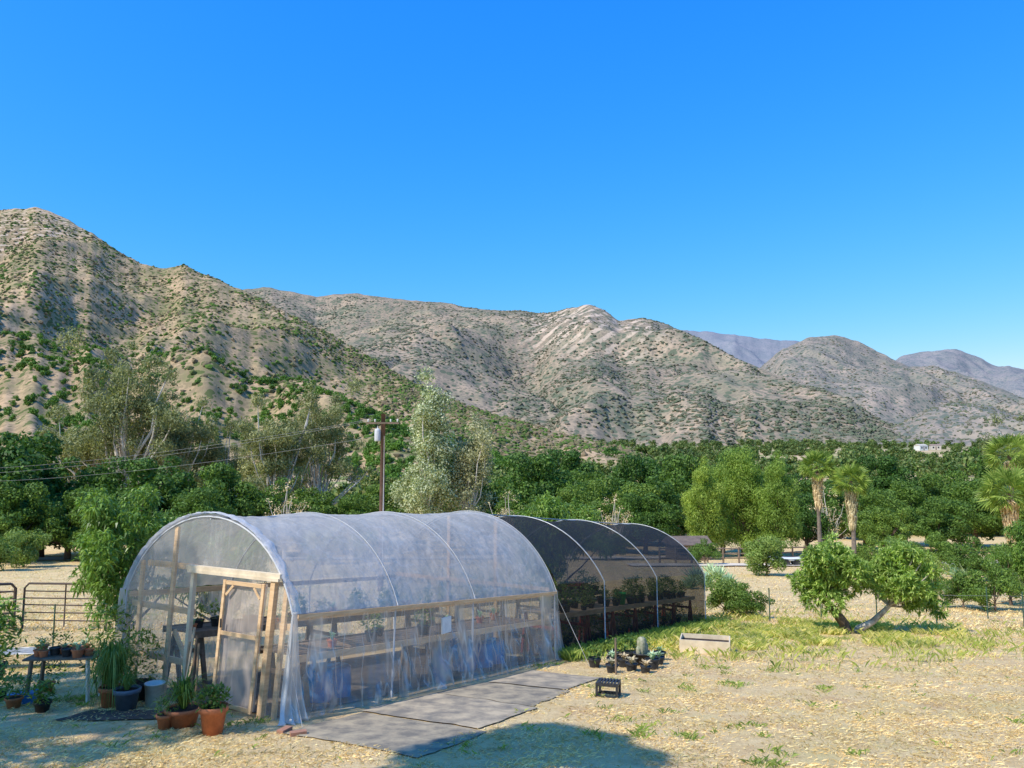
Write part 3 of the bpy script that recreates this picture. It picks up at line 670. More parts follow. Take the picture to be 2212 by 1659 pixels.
# ------------------------------------------------------------ greenhouse
FX, FY = -3.48, 12.17; AX = Vector((.546, .837, 0)); NX = Vector((-.837, .546, 0))
LEN = 8.28
def Wd(s): return 4.4 + .75 * s / LEN
def Hh(s): return 3.0 + .36 * s / LEN
def gp(s, k, h):
    off = (.11 - .018 * min(max(k, 0), 4)) * h * max(0, 1 - s / 6)
    p = Vector((FX, FY, 0)) + AX * (s + off) + NX * k; p.z = -.0894 * s + h; return p
def arch(s, t, hip=1.55, dr=0.):
    W = Wd(s); H = Hh(s); rise = H - hip; a = W / 2; Rr = (a * a + rise * rise) / (2 * rise); th = math.asin(min(1, a / Rr))
    ang = th - 2 * th * t
    return a - math.sin(ang) * (Rr + dr), (H - Rr) + math.cos(ang) * (Rr + dr)
def archh(s, k, hip=1.55):
    W = Wd(s); H = Hh(s); rise = H - hip; a = W / 2; Rr = (a * a + rise * rise) / (2 * rise)
    return H - Rr + math.sqrt(max(0, Rr * Rr - (k - a) ** 2))
gh = thing("greenhouse", "clear plastic covered hoop greenhouse with wooden door frame", "greenhouse", (FX, FY, 0))
FILMR = filmmat("roof_film", .50, .68, (.66, .62, .56), .6, (1, 1, 1), .30, .13, .28, .12, .14, .7, (.5, .5, .8))
FILMW = filmmat("wall_film", .22, .36, (.74, .695, .64), 1.2, (1, 1, .35), .32, .16, .18, .30, .08, .5)
FILMEND = filmmat("end_film", .15, .28, (.68, .645, .60), .9, (1, 1, .5), .38, .12, .22, .12, .10, .4)
FILME = filmmat("bunched_film", .45, .75, (.82, .79, .75), 3, (1, 1, .3), .4, .16, .2, .2)
hoopS = [0, 2.45, 4.9, LEN]
nS, nT = 190, 70; P = []
for i in range(nS + 1):
    s = LEN * i / nS
    seg = 0
    for a_, b_ in zip(hoopS[:-1], hoopS[1:]):
        if a_ <= s <= b_: seg = math.sin(math.pi * (s - a_) / (b_ - a_))
    row = []
    for j in range(nT + 1):
        t = j / nT
        wr = .018 * float(perlin(s * 1.8 + t * 4, t * 3 - s)) + .012 * float(perlin((s + t * 3) * 5, t * 3)) + .011 * float(perlin((s - t * 4) * 6, 9 + t * 2)) + .005 * float(perlin(s * 14, t * 6))
        k, h = arch(s, t, dr=.03 - .06 * seg * math.sin(math.pi * t) + wr * (.4 + seg) * 1.3)
        row.append(gp(s, k, h))
    P.append(row)
b = B(); b.grid(P); b.part("roof_cover", FILMR, gh, True)
def skirt(side, s0, s1, hip, n=420, fold=.05, flare=.12):
    P = []
    for i in range(n + 1):
        s = s0 + (s1 - s0) * i / n; row = []
        for j in range(19):
            w = j / 18; W = Wd(s)
            f = fold * w ** .9 * (1.3 * float(perlin(s * 1.6 + w * 1.8, w * .8)) + .9 * float(perlin(s * 4.2 - w * 2.8, 3 + w)) + .4 * float(perlin(s * 9 + w * 3, 6 + w)))
            k = (0 - flare * w * w - f - .02) if side == 0 else (W + flare * w * w + f + .02)
            p0 = gp(s, k, hip); gz = g1(p0.x, p0.y) - .03
            q = gp(s, k, hip * (1 - w)); q.z = p0.z * (1 - w) + gz * w
            row.append(q)
        P.append(row)
    b = B(); b.grid(P); return b
b = skirt(0, 0, LEN, 1.55, fold=.20, flare=.18); b.part("side_wall_cover", FILMW, gh, True)
b = skirt(1, 0, LEN, 1.55, 160, fold=.08); b.part("side_wall_cover", FILMW, gh, True)
def endpanel(s, k0, k1, h0, h1=None, n=14, soff=0.):
    P = []
    for i in range(n + 1):
        k = k0 + (k1 - k0) * i / n; top = archh(s, k) if h1 is None else h1; row = []
        for j in range(12):
            w = j / 11; h = h0 + (top - h0) * w
            d = .03 * float(perlin(k * 4, h * 1.2 + s))
            p = gp(s + soff + d, k, h)
            if h0 < 0 and j == 0: p.z = g1(p.x, p.y)
            row.append(p)
        P.append(row)
    return P
b = B(); b.grid(endpanel(0, .02, .5, -.3)); b.part("end_wall_cover", FILMEND, gh, True)
b = B(); b.grid(endpanel(0, 2.45, 4.38, -.3, n=40)); b.part("end_wall_cover", FILMEND, gh, True)
b = B(); b.grid(endpanel(0, .5, 2.45, 2.1, n=30)); b.part("end_wall_cover", FILMEND, gh, True)
b = B(); b.grid(endpanel(LEN, .02, Wd(LEN) - .02, -.9, n=50)); b.part("end_wall_cover", FILMEND, gh, True)
P = []
for i in range(120):
    t = i / 119; row = []
    for j in range(8):
        w = j / 7
        k, h = arch(0, t, dr=.045 + .02 * math.sin(w * math.pi) + .03 * float(perlin(t * 40, w * 3)))
        row.append(gp(-.07 + .19 * w * (1 + .9 * float(perlin(t * 14, 2))), k, h))
    P.append(row)
b = B(); b.grid(P); b.part("bunched_cover_edge", FILME, gh, True)
for side in (0, 1):
    P = []
    for i in range(30):
        w = i / 29; row = []
        for j in range(40):
            a = j / 39; ww = .06 + .32 * w ** .8
            kx = (-.06 - .18 * w * w) + .05 * math.sin(a * 24 + w * 2) * (w + .2) + .16 * w * float(perlin(a * 4, w * 2))
            s = -.06 + (a - .35) * ww * 1.5; k = kx if side == 0 else Wd(0) - kx
            p = gp(s, k, 1.6 * (1 - w)); gz = g1(p.x, p.y); p.z = p.z * (1 - w) + w * (gz + .01)
            if w > .97: p.z += .04 * math.sin(a * 9)
            row.append(p)
        P.append(row)
    b = B(); b.grid(P); b.part("bunched_cover_corner", FILME, gh, True)
P = []
for i in range(26):
    w = i / 25; row = []
    for j in range(30):
        a = j / 29; k = -.05 - .16 * w * w + .05 * math.sin(a * 24) * w
        p = gp(LEN - .12 - .18 * w + a * (.16 + .42 * w), k, 1.58 * (1 - w)); p.z = p.z * (1 - w) + w * (g1(p.x, p.y) + .01); row.append(p)
    P.append(row)
b = B(); b.grid(P); b.part("bunched_cover_corner", filmmat("corner_film", .3, .55, (.70, .68, .65), 3, (1, 1, .3), .4, .15, .25, .3), gh, True)
for s in hoopS:
    pts = []
    p = gp(s, 0, 0); p.z = g1(p.x, p.y) - .1; pts.append(p)
    for j in range(25):
        k, h = arch(s, j / 24, dr=-.02); pts.append(gp(s, k, h))
    p = gp(s, Wd(s), 0); p.z = g1(p.x, p.y) - .1; pts.append(p)
    b = B(); b.tube(pts, .018, 8); b.part("hoop", WHITEP, gh, True)
for s in hoopS[1:]:
    b = B(); b.tube([gp(s, *arch(s, j / 40, dr=.038)) for j in range(0, 34)], .006, 6); b.part("cover_strap", WHITEP, gh, True)
b = B(); b.beam(gp(0.05, .035, 1.5), gp(4.1, .035, 1.5), .04, .09); b.part("hip_rail", WOOD, gh)
b = B(); b.beam(gp(4.1, .035, 1.5), gp(LEN - .01, .035, 1.5), .04, .09); b.part("hip_rail", WOOD, gh)
b = B(); b.beam(gp(0.05, -.045, 1.53), gp(4.1, -.045, 1.53), .02, .06); b.part("outer_batten", WOOD, gh)
b = B(); b.beam(gp(4.11, -.045, 1.53), gp(LEN - .01, -.045, 1.53), .02, .06); b.part("outer_batten", WOOD, gh)
b = B(); b.beam(gp(0.1, .10, .86), gp(LEN - .05, .10, .86), .04, .11); b.part("lower_rail", WOOD, gh)
b = B(); b.beam(gp(0.05, Wd(0) - .04, 1.5), gp(LEN, Wd(LEN) - .04, 1.5), .04, .10); b.part("hip_rail", WOOD, gh)
b = B(); b.tube([gp(0, Wd(0) / 2, Hh(0) - .05), gp(LEN, Wd(LEN) / 2, Hh(LEN) - .05)], .02, 8); b.part("ridge_pipe", PIPE, gh, True)
def timber(name, fn, m=WOOD):
    b = B(); fn(b); b.part(name, m, gh)
def studb(s, k, h0, h1, w=.045, d=.09):
    def f(b):
        p = gp(s, k, h0)
        if h0 <= 0: p.z = g1(p.x, p.y) - .05
        b.beam(p, gp(s, k, h1), w, d)
    return f
for k in (3.1, 4.0, .25): timber("wall_stud", studb(.04, k, 0, archh(0, k) - .05, .09, .045))
for k0, k1, h in ((2.5, 4.3, 1.35), (2.5, 3.9, 2.1), (2.5, 4.3, .5), (.02, .44, 1.35)):
    timber("wall_rail", lambda b: b.beam(gp(.09, k0, h), gp(.09, k1, h), .045, .10))
timber("diagonal_brace", lambda b: b.beam(gp(.12, 3.05, .98), gp(.12, 2.55, .45), .04, .09))
for k in (1.7, 3.2): timber("wall_stud", studb(LEN - .06, k, 0, archh(LEN, k) - .05, .09, .045))
timber("wall_rail", lambda b: b.beam(gp(LEN - .1, .1, 1.6), gp(LEN - .1, 5.0, 1.6), .045, .09))
timber("door_jamb", studb(-.03, .46, 0, 2.06, .10, .09)); timber("door_jamb", studb(-.03, 2.45, 0, 2.06, .08, .07), WOODP)
timber("door_header", lambda b: (b.beam(gp(-.05, .30, 2.11), gp(-.05, 2.6, 2.11), .09, .075), b.beam(gp(-.09, .32, 2.05), gp(-.09, 2.55, 2.05), .03, .05)), WOODP)
door = bpy.data.objects.new("door", None); COL.objects.link(door); door.parent = gh
dl = B(); dl.grid(endpanel(-.085, .56, 1.51, .06, 1.97, n=12))
b = B(); DS = -.145
b.beam(gp(DS, .58, .04), gp(DS, .58, 1.98), .06, .03); b.beam(gp(DS, 1.50, .0), gp(DS, 1.50, 1.98), .06, .03)
for h in (.08, 1.15, 1.94): b.beam(gp(DS, .615, h), gp(DS, 1.465, h), .03, .06)
b.beam(gp(DS, .64, 1.74), gp(DS, .80, 1.90), .015, .04); b.beam(gp(DS, 1.45, 1.74), gp(DS, 1.29, 1.90), .015, .04)
DOORF = filmmat("door_film", .50, .66, (.68, .56, .48), 1.0, (1, 1, .4), .4, .12, .25, .15)
def pchild(bb, name, m, par, smooth=False):
    o = obj(name, bb.mesh(name, m, smooth, gh.location), par); return o
pchild(dl, "door_panel", DOORF, door, True); pchild(b, "door_frame", WOOD, door)
b = B(); b.box(gp(DS - .05, 1.44, 1.3), (.02, .02, .14)); pchild(b, "handle", BLACKP, door)
b = B(); p = gp(-.1, -.05, 1.1); b.tube([p, (p.x + .35, p.y - .35, g1(p.x + .35, p.y - .35))], .005, 5); b.part("guy_rope", ROPE, gh, True)
b = B(); p = gp(LEN, -.02, 1.5); b.tube([p, (1.75, 18.0, g1(1.75, 18.0))], .005, 5); b.part("guy_rope", ROPE, gh, True)
b = B(); b.box(gp(3.9, -.06, 1.12), (.28, .03, .30), Matrix.Rotation(math.radians(57), 3, 'Z')); b.part("vent_panel", WHITE, gh)

def bench(label, s0, s1, k0, k1, h, legm, topm, slats=5, legs=4):
    m = gp((s0 + s1) / 2, (k0 + k1) / 2, 0)
    e = thing("plant_bench", label, "bench", (m.x, m.y, g1(m.x, m.y)))
    b = B()
    for i in range(slats):
        k = k0 + (k1 - k0) * (i + .5) / slats; b.beam(gp(s0, k, h), gp(s1, k, h), (k1 - k0) / slats * .85, .03)
    b.beam(gp(s0, k0 - .03, h - .02), gp(s1, k0 - .03, h - .02), .04, .12); b.beam(gp(s0, k1 + .03, h - .02), gp(s1, k1 + .03, h - .02), .04, .12)
    b.part("bench_top", topm, e)
    for i in range(legs):
        s = s0 + .2 + (s1 - s0 - .4) * i / (legs - 1)
        b = B()
        for k in (k0 + .06, k1 - .06):
            for ds in (-.18, .18):
                q = gp(s + ds, k, 0); q.z = g1(q.x, q.y) - .02; b.beam(q, gp(s, k, h - .06), .05, .08)
        b.beam(gp(s, k0 + .03, h - .35), gp(s, k1 - .03, h - .35), .04, .07)
        b.part("leg", legm, e)
    return e
BENCHW = mat("bench_wood", (.30, .20, .12), (.20, .135, .085), 3, .8, .25, 30)
bench("wooden potting bench under the plastic wall", .5, 7.9, .35, 1.25, .85, BENCHW, BENCHW, 5, 3)
bench("wooden bench with seedlings along the inner wall", .7, 7.9, 3.3, 4.2, .85, OLDWOOD, OLDWOOD, 5, 3)

# ------------------------------------------------------------ small potted plants
def sprig(n, h, spread, w, m, droop=.2):
    VV = []
    for i in range(n):
        az = random.uniform(0, 6.28); sp = spread * random.uniform(.2, 1); hh = h * random.uniform(.5, 1.05)
        d = Vector((math.cos(az), math.sin(az), 0)); s = Vector((-d.y, d.x, 0)) * w * random.uniform(.6, 1.2)
        a = d * .02; mid = d * sp * .45 + Vector((0, 0, hh * .7)); tip = d * sp + Vector((0, 0, hh * (1 - droop * random.random() * 1.5)))
        VV += [a - s * .4, a + s * .4, mid + s, mid - s, mid - s, mid + s, tip + s * .1, tip - s * .1]
    return VV
def shrubby(n, h, r, L, W):
    VV = []
    for i in range(n):
        z = h * random.random() ** .8; rr = r * math.sqrt(random.random()) * (.45 + .55 * math.sin(math.pi * min(1, z / h * .8 + .15))); az = random.uniform(0, 6.28)
        c = Vector((rr * math.cos(az), rr * math.sin(az), z)); t = Vector((random.gauss(0, 1), random.gauss(0, 1), random.gauss(-.1, .6))).normalized()
        s = t.cross(Vector((random.gauss(0, .4), random.gauss(0, .4), 1))).normalized() * W * .5; l = L * random.uniform(.6, 1.2)
        VV += [c, c + t * l * .5 + s, c + t * l, c + t * l * .5 - s]
    return VV
def potplant(r, h, potm, VV, leafm, name="potted_plant"):
    b = B(); b.lathe([(0, 0), (r * .72, 0), (r * .95, h * .82), (r * 1.06, h * .82), (r * 1.08, h), (r * .96, h), (r * .93, h * .9), (0, h * .9)], n=18)
    b.cur = 1; bb = len(b.v)
    for q in VV: b.v.append(tuple(q + Vector((0, 0, h * .88))))
    for i in range(len(VV) // 4): b.face([bb + i * 4 + j for j in range(4)])
    return b.mesh(name, [potm, leafm])
random.seed(6)
KN = [potplant(.11, .17, BLACKP, shrubby(90, .32, .16, .09, .04), l) for l in (SHRL, OAKL2, PALML)]
KN += [potplant(.09, .13, TERRA, sprig(18, .16, .12, .02, SUCC), SUCC), potplant(.13, .18, BLACKP, shrubby(160, .50, .24, .11, .045), OAKL2)]
def potrow(s0, s1, k0, k1, h, n, kinds, label, group):
    for i in range(n):
        s = s0 + (s1 - s0) * (i + random.uniform(.2, .8)) / n; k = random.uniform(k0, k1)
        o = obj("potted_plant", KN[random.choice(kinds)]); o.location = gp(s, k, h + .017); o.rotation_euler[2] = random.uniform(0, 6); z = random.uniform(.75, 1.2); o.scale = (z, z, z)
        tag(o, label, "potted plant", group)
potrow(.8, 7.8, 3.4, 4.1, .85, 26, [0, 1, 2, 3], "small seedling pot on the greenhouse bench", "pots on the greenhouse bench")
potrow(.8, 7.6, .45, 1.1, .85, 7, [0, 3], "small seedling pot on the greenhouse bench", "pots on the greenhouse bench")

def barrel(p, r, h, m, label):
    b = B(); b.lathe([(0, 0), (r * .92, 0), (r, .04), (r * 1.02, h * .33), (r * .99, h * .35), (r * 1.03, h * .5), (r * .99, h * .66), (r * 1.0, h * .7), (r * .95, h * .96), (r * .8, h), (0, h)], n=20)
    b.solo("plastic_barrel", m, label, "barrel", Vector(p), True, world=False, group="blue barrels in the greenhouse")
for (s, k) in [(1.4, .75), (1.95, .85), (5.7, .8), (6.3, .75), (6.9, .85)]:
    q = gp(s, k, 0); q.z = g1(q.x, q.y); barrel(q, .25, .55, BLUE, "blue plastic barrel under the greenhouse bench")
P = [[(lambda q: (q.x, q.y, g1(q.x, q.y) + .02))(gp(s, k, 0)) for k in np.linspace(.15, 4.2, 14)] for s in np.linspace(.1, 8.1, 30)]
b = B(); b.grid(P); q = gp(.1, .15, 0); b.solo("floor_mat", mat("floor_fabric", (.19, .145, .105), (.10, .08, .06), 2, .9), "dark dusty fabric floor inside the greenhouse", "ground mat", (q.x, q.y, g1(q.x, q.y)), True)

# ------------------------------------------------------------ shade house
S0, S1 = LEN + .12, 18.8
def base2(s):
    q = Vector((FX, FY, 0)) + AX * s; return g1(q.x, q.y)
def gq(s, k, h):
    p = Vector((FX, FY, 0)) + AX * s + NX * k; p.z = base2(s) * 1.0 + h; return p
sh = thing("shade_house", "black shade cloth hoop house joined to the greenhouse", "shade house", gq(S0, 0, 0))
SHADE = filmmat("shade_cloth", .55, .63, (.022, .022, .022), 1.0, (1, 1, 1), .3, .03, .6, 0, .10, .3)
SHADER = filmmat("shade_cloth_roof", .60, .68, (.035, .035, .035), 1.0, (1, 1, 1), .3, .05, .5, .04, .12, .4)
def arch2(s, t, dr=0.):
    W = 5.5; hip = 1.75; H = 3.38; rise = H - hip; a = W / 2; Rr = (a * a + rise * rise) / (2 * rise); th = math.asin(a / Rr); ang = th - 2 * th * t
    return a - math.sin(ang) * (Rr + dr), H - Rr + math.cos(ang) * (Rr + dr)
H2 = [S0, 10.9, 14.5, S1]
P = []
for i in range(70):
    s = S0 + (S1 - S0) * i / 69; seg = 0
    for a_, b_ in zip(H2[:-1], H2[1:]):
        if a_ <= s <= b_: seg = math.sin(math.pi * (s - a_) / (b_ - a_))
    P.append([gq(s, *arch2(s, j / 36, -.10 * seg * math.sin(math.pi * j / 36))) for j in range(37)])
b = B(); b.grid(P); b.part("roof_cloth", SHADER, sh, True)
for side in (0, 1):
    P = []
    for i in range(70):
        s = S0 + (S1 - S0) * i / 69; k = 0 if side == 0 else 5.5; row = []
        for j in range(8):
            w = j / 7; p = gq(s, k + .05 * float(perlin(s * 1.5, w)), 1.75 * (1 - w)); p.z = p.z * (1 - w) + w * (g1(p.x, p.y)) if w > 0 else p.z; row.append(p)
        P.append(row)
    b = B(); b.grid(P); b.part("side_cloth", SHADE, sh, True)
P = []
for i in range(31):
    k, h = arch2(S1, i / 30); P.append([Vector(gq(S1, k, 0)) * (1 - j / 6) + Vector(gq(S1, k, h)) * (j / 6) for j in range(7)])
for row in P: row[0].z = g1(row[0].x, row[0].y)
b = B(); b.grid(P); b.part("end_cloth", SHADE, sh, True)
for s in H2[1:]:
    pts = [gq(s, -.03, -.2)] + [gq(s, *arch2(s, j / 26, .02)) for j in range(27)] + [gq(s, 5.53, -.4)]
    b = B(); b.tube(pts, .017, 8); b.part("hoop", PIPE, sh, True)
b = B(); b.tube([gq(S0, 2.75, 3.36), gq(S1, 2.75, 3.36)], .02, 6); b.part("ridge_pipe", PIPE, sh, True)
gpo = gp; gp = gq
bench("long plant bench with red sawhorse legs in the shade house", S0 + .4, S1 - .4, .25, 1.35, .95, REDP, WOOD, 5, 7)
bench("second plant bench inside the shade house", S0 + .6, S1 - .4, 3.6, 4.6, .85, OLDWOOD, OLDWOOD, 5, 5)
random.seed(9)
potrow(S0 + .5, S1 - .5, .35, 1.25, .95, 44, [0, 1, 1, 4, 4], "black nursery pot with leafy plant on the bench", "nursery pots in the shade house")
potrow(S0 + .6, S1 - .5, 3.7, 4.5, .85, 20, [0, 1, 2, 4], "black nursery pot with leafy plant on the bench", "nursery pots in the shade house")
potrow(S0 + .6, S1 - .5, .4, 1.2, .02, 22, [0, 4, 4], "nursery pot standing on the ground under the bench", "nursery pots under the bench")
b = B(); b.lathe([(0, 0), (.13, 0), (.16, .30), (.17, .30), (.17, .33), (.15, .33), (.14, .05), (0, .05)], n=18); b.solo("bucket", GREENP, "bright green plastic bucket on the bench", "bucket", gq(13.0, .5, .97), True, world=False)
P = [[(lambda q: (q.x, q.y, g1(q.x, q.y) + .02))(gp(s, k, 0)) for k in np.linspace(.1, 5.4, 14)] for s in np.linspace(S0 + .1, S1 - .1, 30)]
b = B(); b.grid(P); q = gp(S0, .1, 0); b.solo("floor_mat", bpy.data.materials["floor_fabric"], "dark fabric floor inside the shade house", "ground mat", (q.x, q.y, g1(q.x, q.y)), True)
gp = gpo

# ------------------------------------------------------------ ground mats
MATM = mat("landscape_fabric", (.20, .175, .14), (.42, .34, .23), 2.6, .95, .6, 50, spec=.0)
MATM2 = mat("dusty_landscape_fabric", (.50, .40, .27), (.23, .20, .16), 2.2, .95, .6, 50, spec=.0)
def mp(s, k): return (-3.15 + .546 * s + .837 * k, 11.75 + .837 * s - .546 * k)
for nme, s0, s1, k0, k1, m, l in (("ground_mat", -.35, 1.30, .05, 2.6, MATM, .016), ("ground_mat", 1.35, 3.2, -.02, 2.3, MATM2, .022), ("ground_mat", 3.25, 4.75, .0, 2.05, MATM, .016), ("ground_mat", 4.80, 6.5, .02, 1.8, MATM2, .022)):
    A = mp(s0, k0); b = drape("m", [mp(s0, k0), mp(s1, k0), mp(s1, k1 - .1), mp(s0, k1)], m, l, 36, 36)
    b.solo(nme, m, "dusty weathered landscape fabric laid beside the greenhouse", "ground mat", (A[0], A[1], g1(*A)), True, group="fabric mats beside the greenhouse")
b = drape("m", [(-7.0, 12.2), (-5.2, 12.3), (-5.1, 12.95), (-6.8, 12.95)], MATM, .02, 16, 8)
b.solo("door_mat", mat("brown_carpet", (.13, .085, .06), (.08, .055, .04), 5, .95, .5, 60), "dark brown rug on the ground by the door", "rug", (-6, 12.5, g1(-6, 12.5)), True)

# ------------------------------------------------------------ pots near the door
def bigpot(name, label, x, y, r, h, potm, VV, lm, sc=1):
    e = thing(name, label, "potted plant", (x, y, g1(x, y) - .01), random.uniform(0, 6), sc)
    b = B(); b.lathe([(0, 0), (r * .7, 0), (r * .93, h * .8), (r * 1.05, h * .8), (r * 1.08, h * .98), (r * 1.05, h), (r * .95, h), (r * .92, h * .88)], n=28); b.part("pot", potm, e, True, False)
    b = B(); b.lathe([(r * .925, h * .9), (r * .5, h * .92), (.001, h * .93)], n=20); b.part("soil", SOIL, e, True, False)
    V = np.array([tuple(q + Vector((0, 0, h * .88))) for q in VV]); obj("foliage", np_mesh("foliage", V, np.arange(len(V)).reshape(-1, 4), lm), e)
random.seed(12)
bigpot("potted_plant", "terracotta pot with low bushy plant by the door", -4.24, 11.4, .19, .40, TERRA, shrubby(420, .30, .24, .10, .035), OAKL2)
bigpot("potted_plant", "wide terracotta bowl with spiky green plant", -4.85, 11.85, .25, .28, TERRA, sprig(150, .60, .55, .011, OAKL2, droop=.6), OAKL2)
bigpot("potted_plant", "small brown pot with shrubby plant beside the door", -5.05, 11.7, .12, .22, TERRA, shrubby(140, .25, .17, .07, .025), SHRL)
bigpot("potted_plant", "blue grey glazed pot with grassy plant", -6.25, 13.0, .20, .36, GREYP, sprig(110, .4, .35, .009, SHRL, droop=.6), SHRL)
bigpot("potted_plant", "brown pot with tall grassy ponytail plant", -6.65, 13.3, .19, .34, TERRA, sprig(330, 1.05, .75, .009, SHRL, droop=1.1), SHRL)
bigpot("potted_plant", "leafy shrub in dark pot at the greenhouse corner", -6.45, 13.85, .2, .34, BLACKP, shrubby(420, .9, .38, .14, .035), OAKL2)
bigpot("potted_plant", "tall leafy shrub in pot beside the greenhouse wall", -7.3, 14.4, .2, .34, BLACKP, shrubby(700, 1.3, .5, .16, .04), OAKL2)
bigpot("potted_plant", "small leafy shrub in pot near the metal gate", -10.3, 15.9, .2, .34, BLACKP, shrubby(800, 1.3, .5, .2, .055), MANL)
for i, (x, y, h, r) in enumerate([(-8.2, 13.2, .35, .28), (-8.9, 13.9, .5, .3), (-8.6, 14.8, .6, .3), (-7.55, 12.9, .3, .2)]):
    bigpot("potted_plant", "small bushy plant in black pot on shaded ground", x, y, .13, .18, BLACKP if i % 2 else TERRA, shrubby(240, h, r, .1, .035), (OAKL2, SHRL, OAKL)[i % 3])
PL = [mat("plank_tone" + "abc"[i], c) for i, c in enumerate([(.40, .25, .14), (.27, .16, .09), (.54, .41, .28)])]
for i, (k, ds) in enumerate([(1.85, -.24), (1.92, -.28), (2.0, -.32), (2.08, -.25)]):
    q = gp(ds, k - .05 + .04 * i, 0); q.z = g1(q.x, q.y); b = B(); b.beam(q, gp(-.09, k + .22, .9 + .12 * (i % 3)), .04, .02)
    b.solo("wooden_plank", PL[i % 3], "narrow wooden plank leaning in the doorway", "plank", q, group="planks leaning by the door")
b = B(); b.lathe([(0, 0), (.13, 0), (.155, .36), (.165, .36), (.165, .38), (.15, .38), (.13, .03), (0, .03)], n=20)
q = gp(-.35, 2.75, 0); b.solo("bucket", WHITE, "white plastic bucket beside the door", "bucket", (q.x, q.y, g1(q.x, q.y)), True, world=False)
tx0, ty0 = -7.75, 13.85; tz0 = g1(tx0, ty0)
e = thing("potting_table", "small weathered table holding terracotta pots", "table", (tx0, ty0, tz0), .1)
b = B()
for i in range(5): b.box((0, -.24 + .12 * i, .76), (1.15, .11, .03))
b.part("table_top", OLDWOOD, e, False, False)
for sx in (-.48, .48):
    for sy in (-.22, .22):
        b = B(); b.beam((sx * 1.05, sy * 1.1, 0), (sx * .95, sy, .74), .05, .05); b.part("leg", WHITE if sx > 0 else OLDWOOD, e, False, False)
PT = [potplant(.10, .14, TERRA, sprig(16, .14, .1, .02, SUCC), SUCC), potplant(.08, .11, TERRA, shrubby(60, .22, .1, .06, .025), SHRL), potplant(.14, .10, TERRA, sprig(20, .10, .12, .02, SUCC), SUCC), potplant(.09, .13, BLACKP, shrubby(90, .3, .14, .07, .03), OAKL2)]
for i, (dx, dy) in enumerate([(-.48, .1), (-.3, -.15), (-.1, .12), (.08, -.12), (.25, .1), (.42, -.05), (.02, .2), (-.18, -.02), (.3, -.18), (-.42, -.1)]):
    o = obj("potted_succulent", PT[i % 4]); o.location = (tx0 + dx, ty0 + dy, tz0 + .776); tag(o, "small pot with succulent on the weathered table", "potted plant", "pots on the table")
b = B(); b.box((0, 0, .08), (.40, .26, .16)); b.box((0, 0, .17), (.42, .28, .02)); b.solo("storage_box", BLUE, "small blue storage box on the ground", "box", (-8.3, 13.6, g1(-8.3, 13.6)), world=False, rz=.3)
lx, ly = -11.0, 17.8; lz = g1(lx, ly)
e = thing("lounge_chair", "grey folding lounge chair with metal frame", "chair", (lx, ly, lz), .15)
b = B(); P = [[(x_, y_, .36 + .02 * math.sin(x_ * 9) + (0 if x_ > -.4 else (-.4 - x_) * .5)) for y_ in (-.28, 0, .28)] for x_ in np.linspace(-.9, .95, 14)]; b.grid(P); b.part("seat", mat("grey_canvas", (.35, .36, .36)), e, True, False)
b = B()
for y_ in (-.3, .3): b.tube([(-.95, y_, .62), (-.4, y_, .36), (.95, y_, .36)], .015, 6)
b.tube([(.95, -.3, .36), (.95, .3, .36)], .015, 6)
b.part("frame", PIPE, e, True, False)
for x_ in (-.5, .7):
    b = B(); b.tube([(x_, -.3, .36), (x_ + .05, -.3, 0), (x_ + .05, .3, 0), (x_, .3, .36)], .014, 6); b.part("leg", PIPE, e, True, False)

# ------------------------------------------------------------ metal corral panels, fence posts
def panel(x0, y0, x1, y1, label):
    p0 = Vector((x0, y0, g1(x0, y0))); p1 = Vector((x1, y1, g1(x1, y1)))
    e = thing("corral_panel", label, "metal fence", p0, group="metal corral panels")
    b = B(); H = 1.5; d = (p1 - p0)
    f = lambda t, h: p0 + d * t + Vector((0, 0, h))
    b.tube([f(0, 0), f(0, H - .15), f(.05, H), f(.95, H), f(1, H - .15), f(1, 0)], .035, 8)
    b.part("frame", RUST, e, True)
    for h in (.3, .55, .8, 1.02, 1.25):
        b = B(); b.tube([f(0, h), f(1, h)], .022, 6); b.part("rail", RUST, e, True)
    b = B(); b.tube([f(.5, .1), f(.5, H)], .022, 6); b.part("upright", RUST, e, True)
panel(-16.4, 26.6, -13.4, 26.2, "rusty pipe corral panel with rounded corners")
panel(-19.5, 26.0, -16.6, 26.4, "dark pipe corral gate beside the panel")
panel(-17.5, 23.3, -16.5, 26.3, "dark pipe corral panel set at an angle")
POSTG = mat("post_green", (.05, .10, .07))
def tpost(x, y, h=1.2):
    b = B(); b.beam((0, 0, -.1), (0, 0, h), .04, .012); b.beam((0, .015, -.1), (0, .015, h), .008, .03)
    for i in range(6): b.box((0, -.012, .2 + i * .17), (.02, .012, .02))
    b.solo("fence_post", POSTG, "thin green steel fence post", "fence post", (x, y, g1(x, y)), world=False, group="steel fence posts")
for u, y in ((.325, 29), (.46, 28.5), (.535, 27.5), (.645, 27), (.39, 29), (-.577, 20.5), (-.645, 19), (.60, 29.5)): tpost(u * y, y)
pts = [(u * y, y) for u, y in ((.325, 29), (.39, 29), (.46, 28.5), (.535, 27.5), (.645, 27))]
for h in (.35, .7, 1.05):
    b = B(); b.tube([(x, y, g1(x, y) + h) for x, y in pts], .003, 4)
    b.solo("fence_wire", WIREM, "thin wire strung between the steel posts", "wire", (pts[0][0], pts[0][1], g1(*pts[0])), group="fence wires")
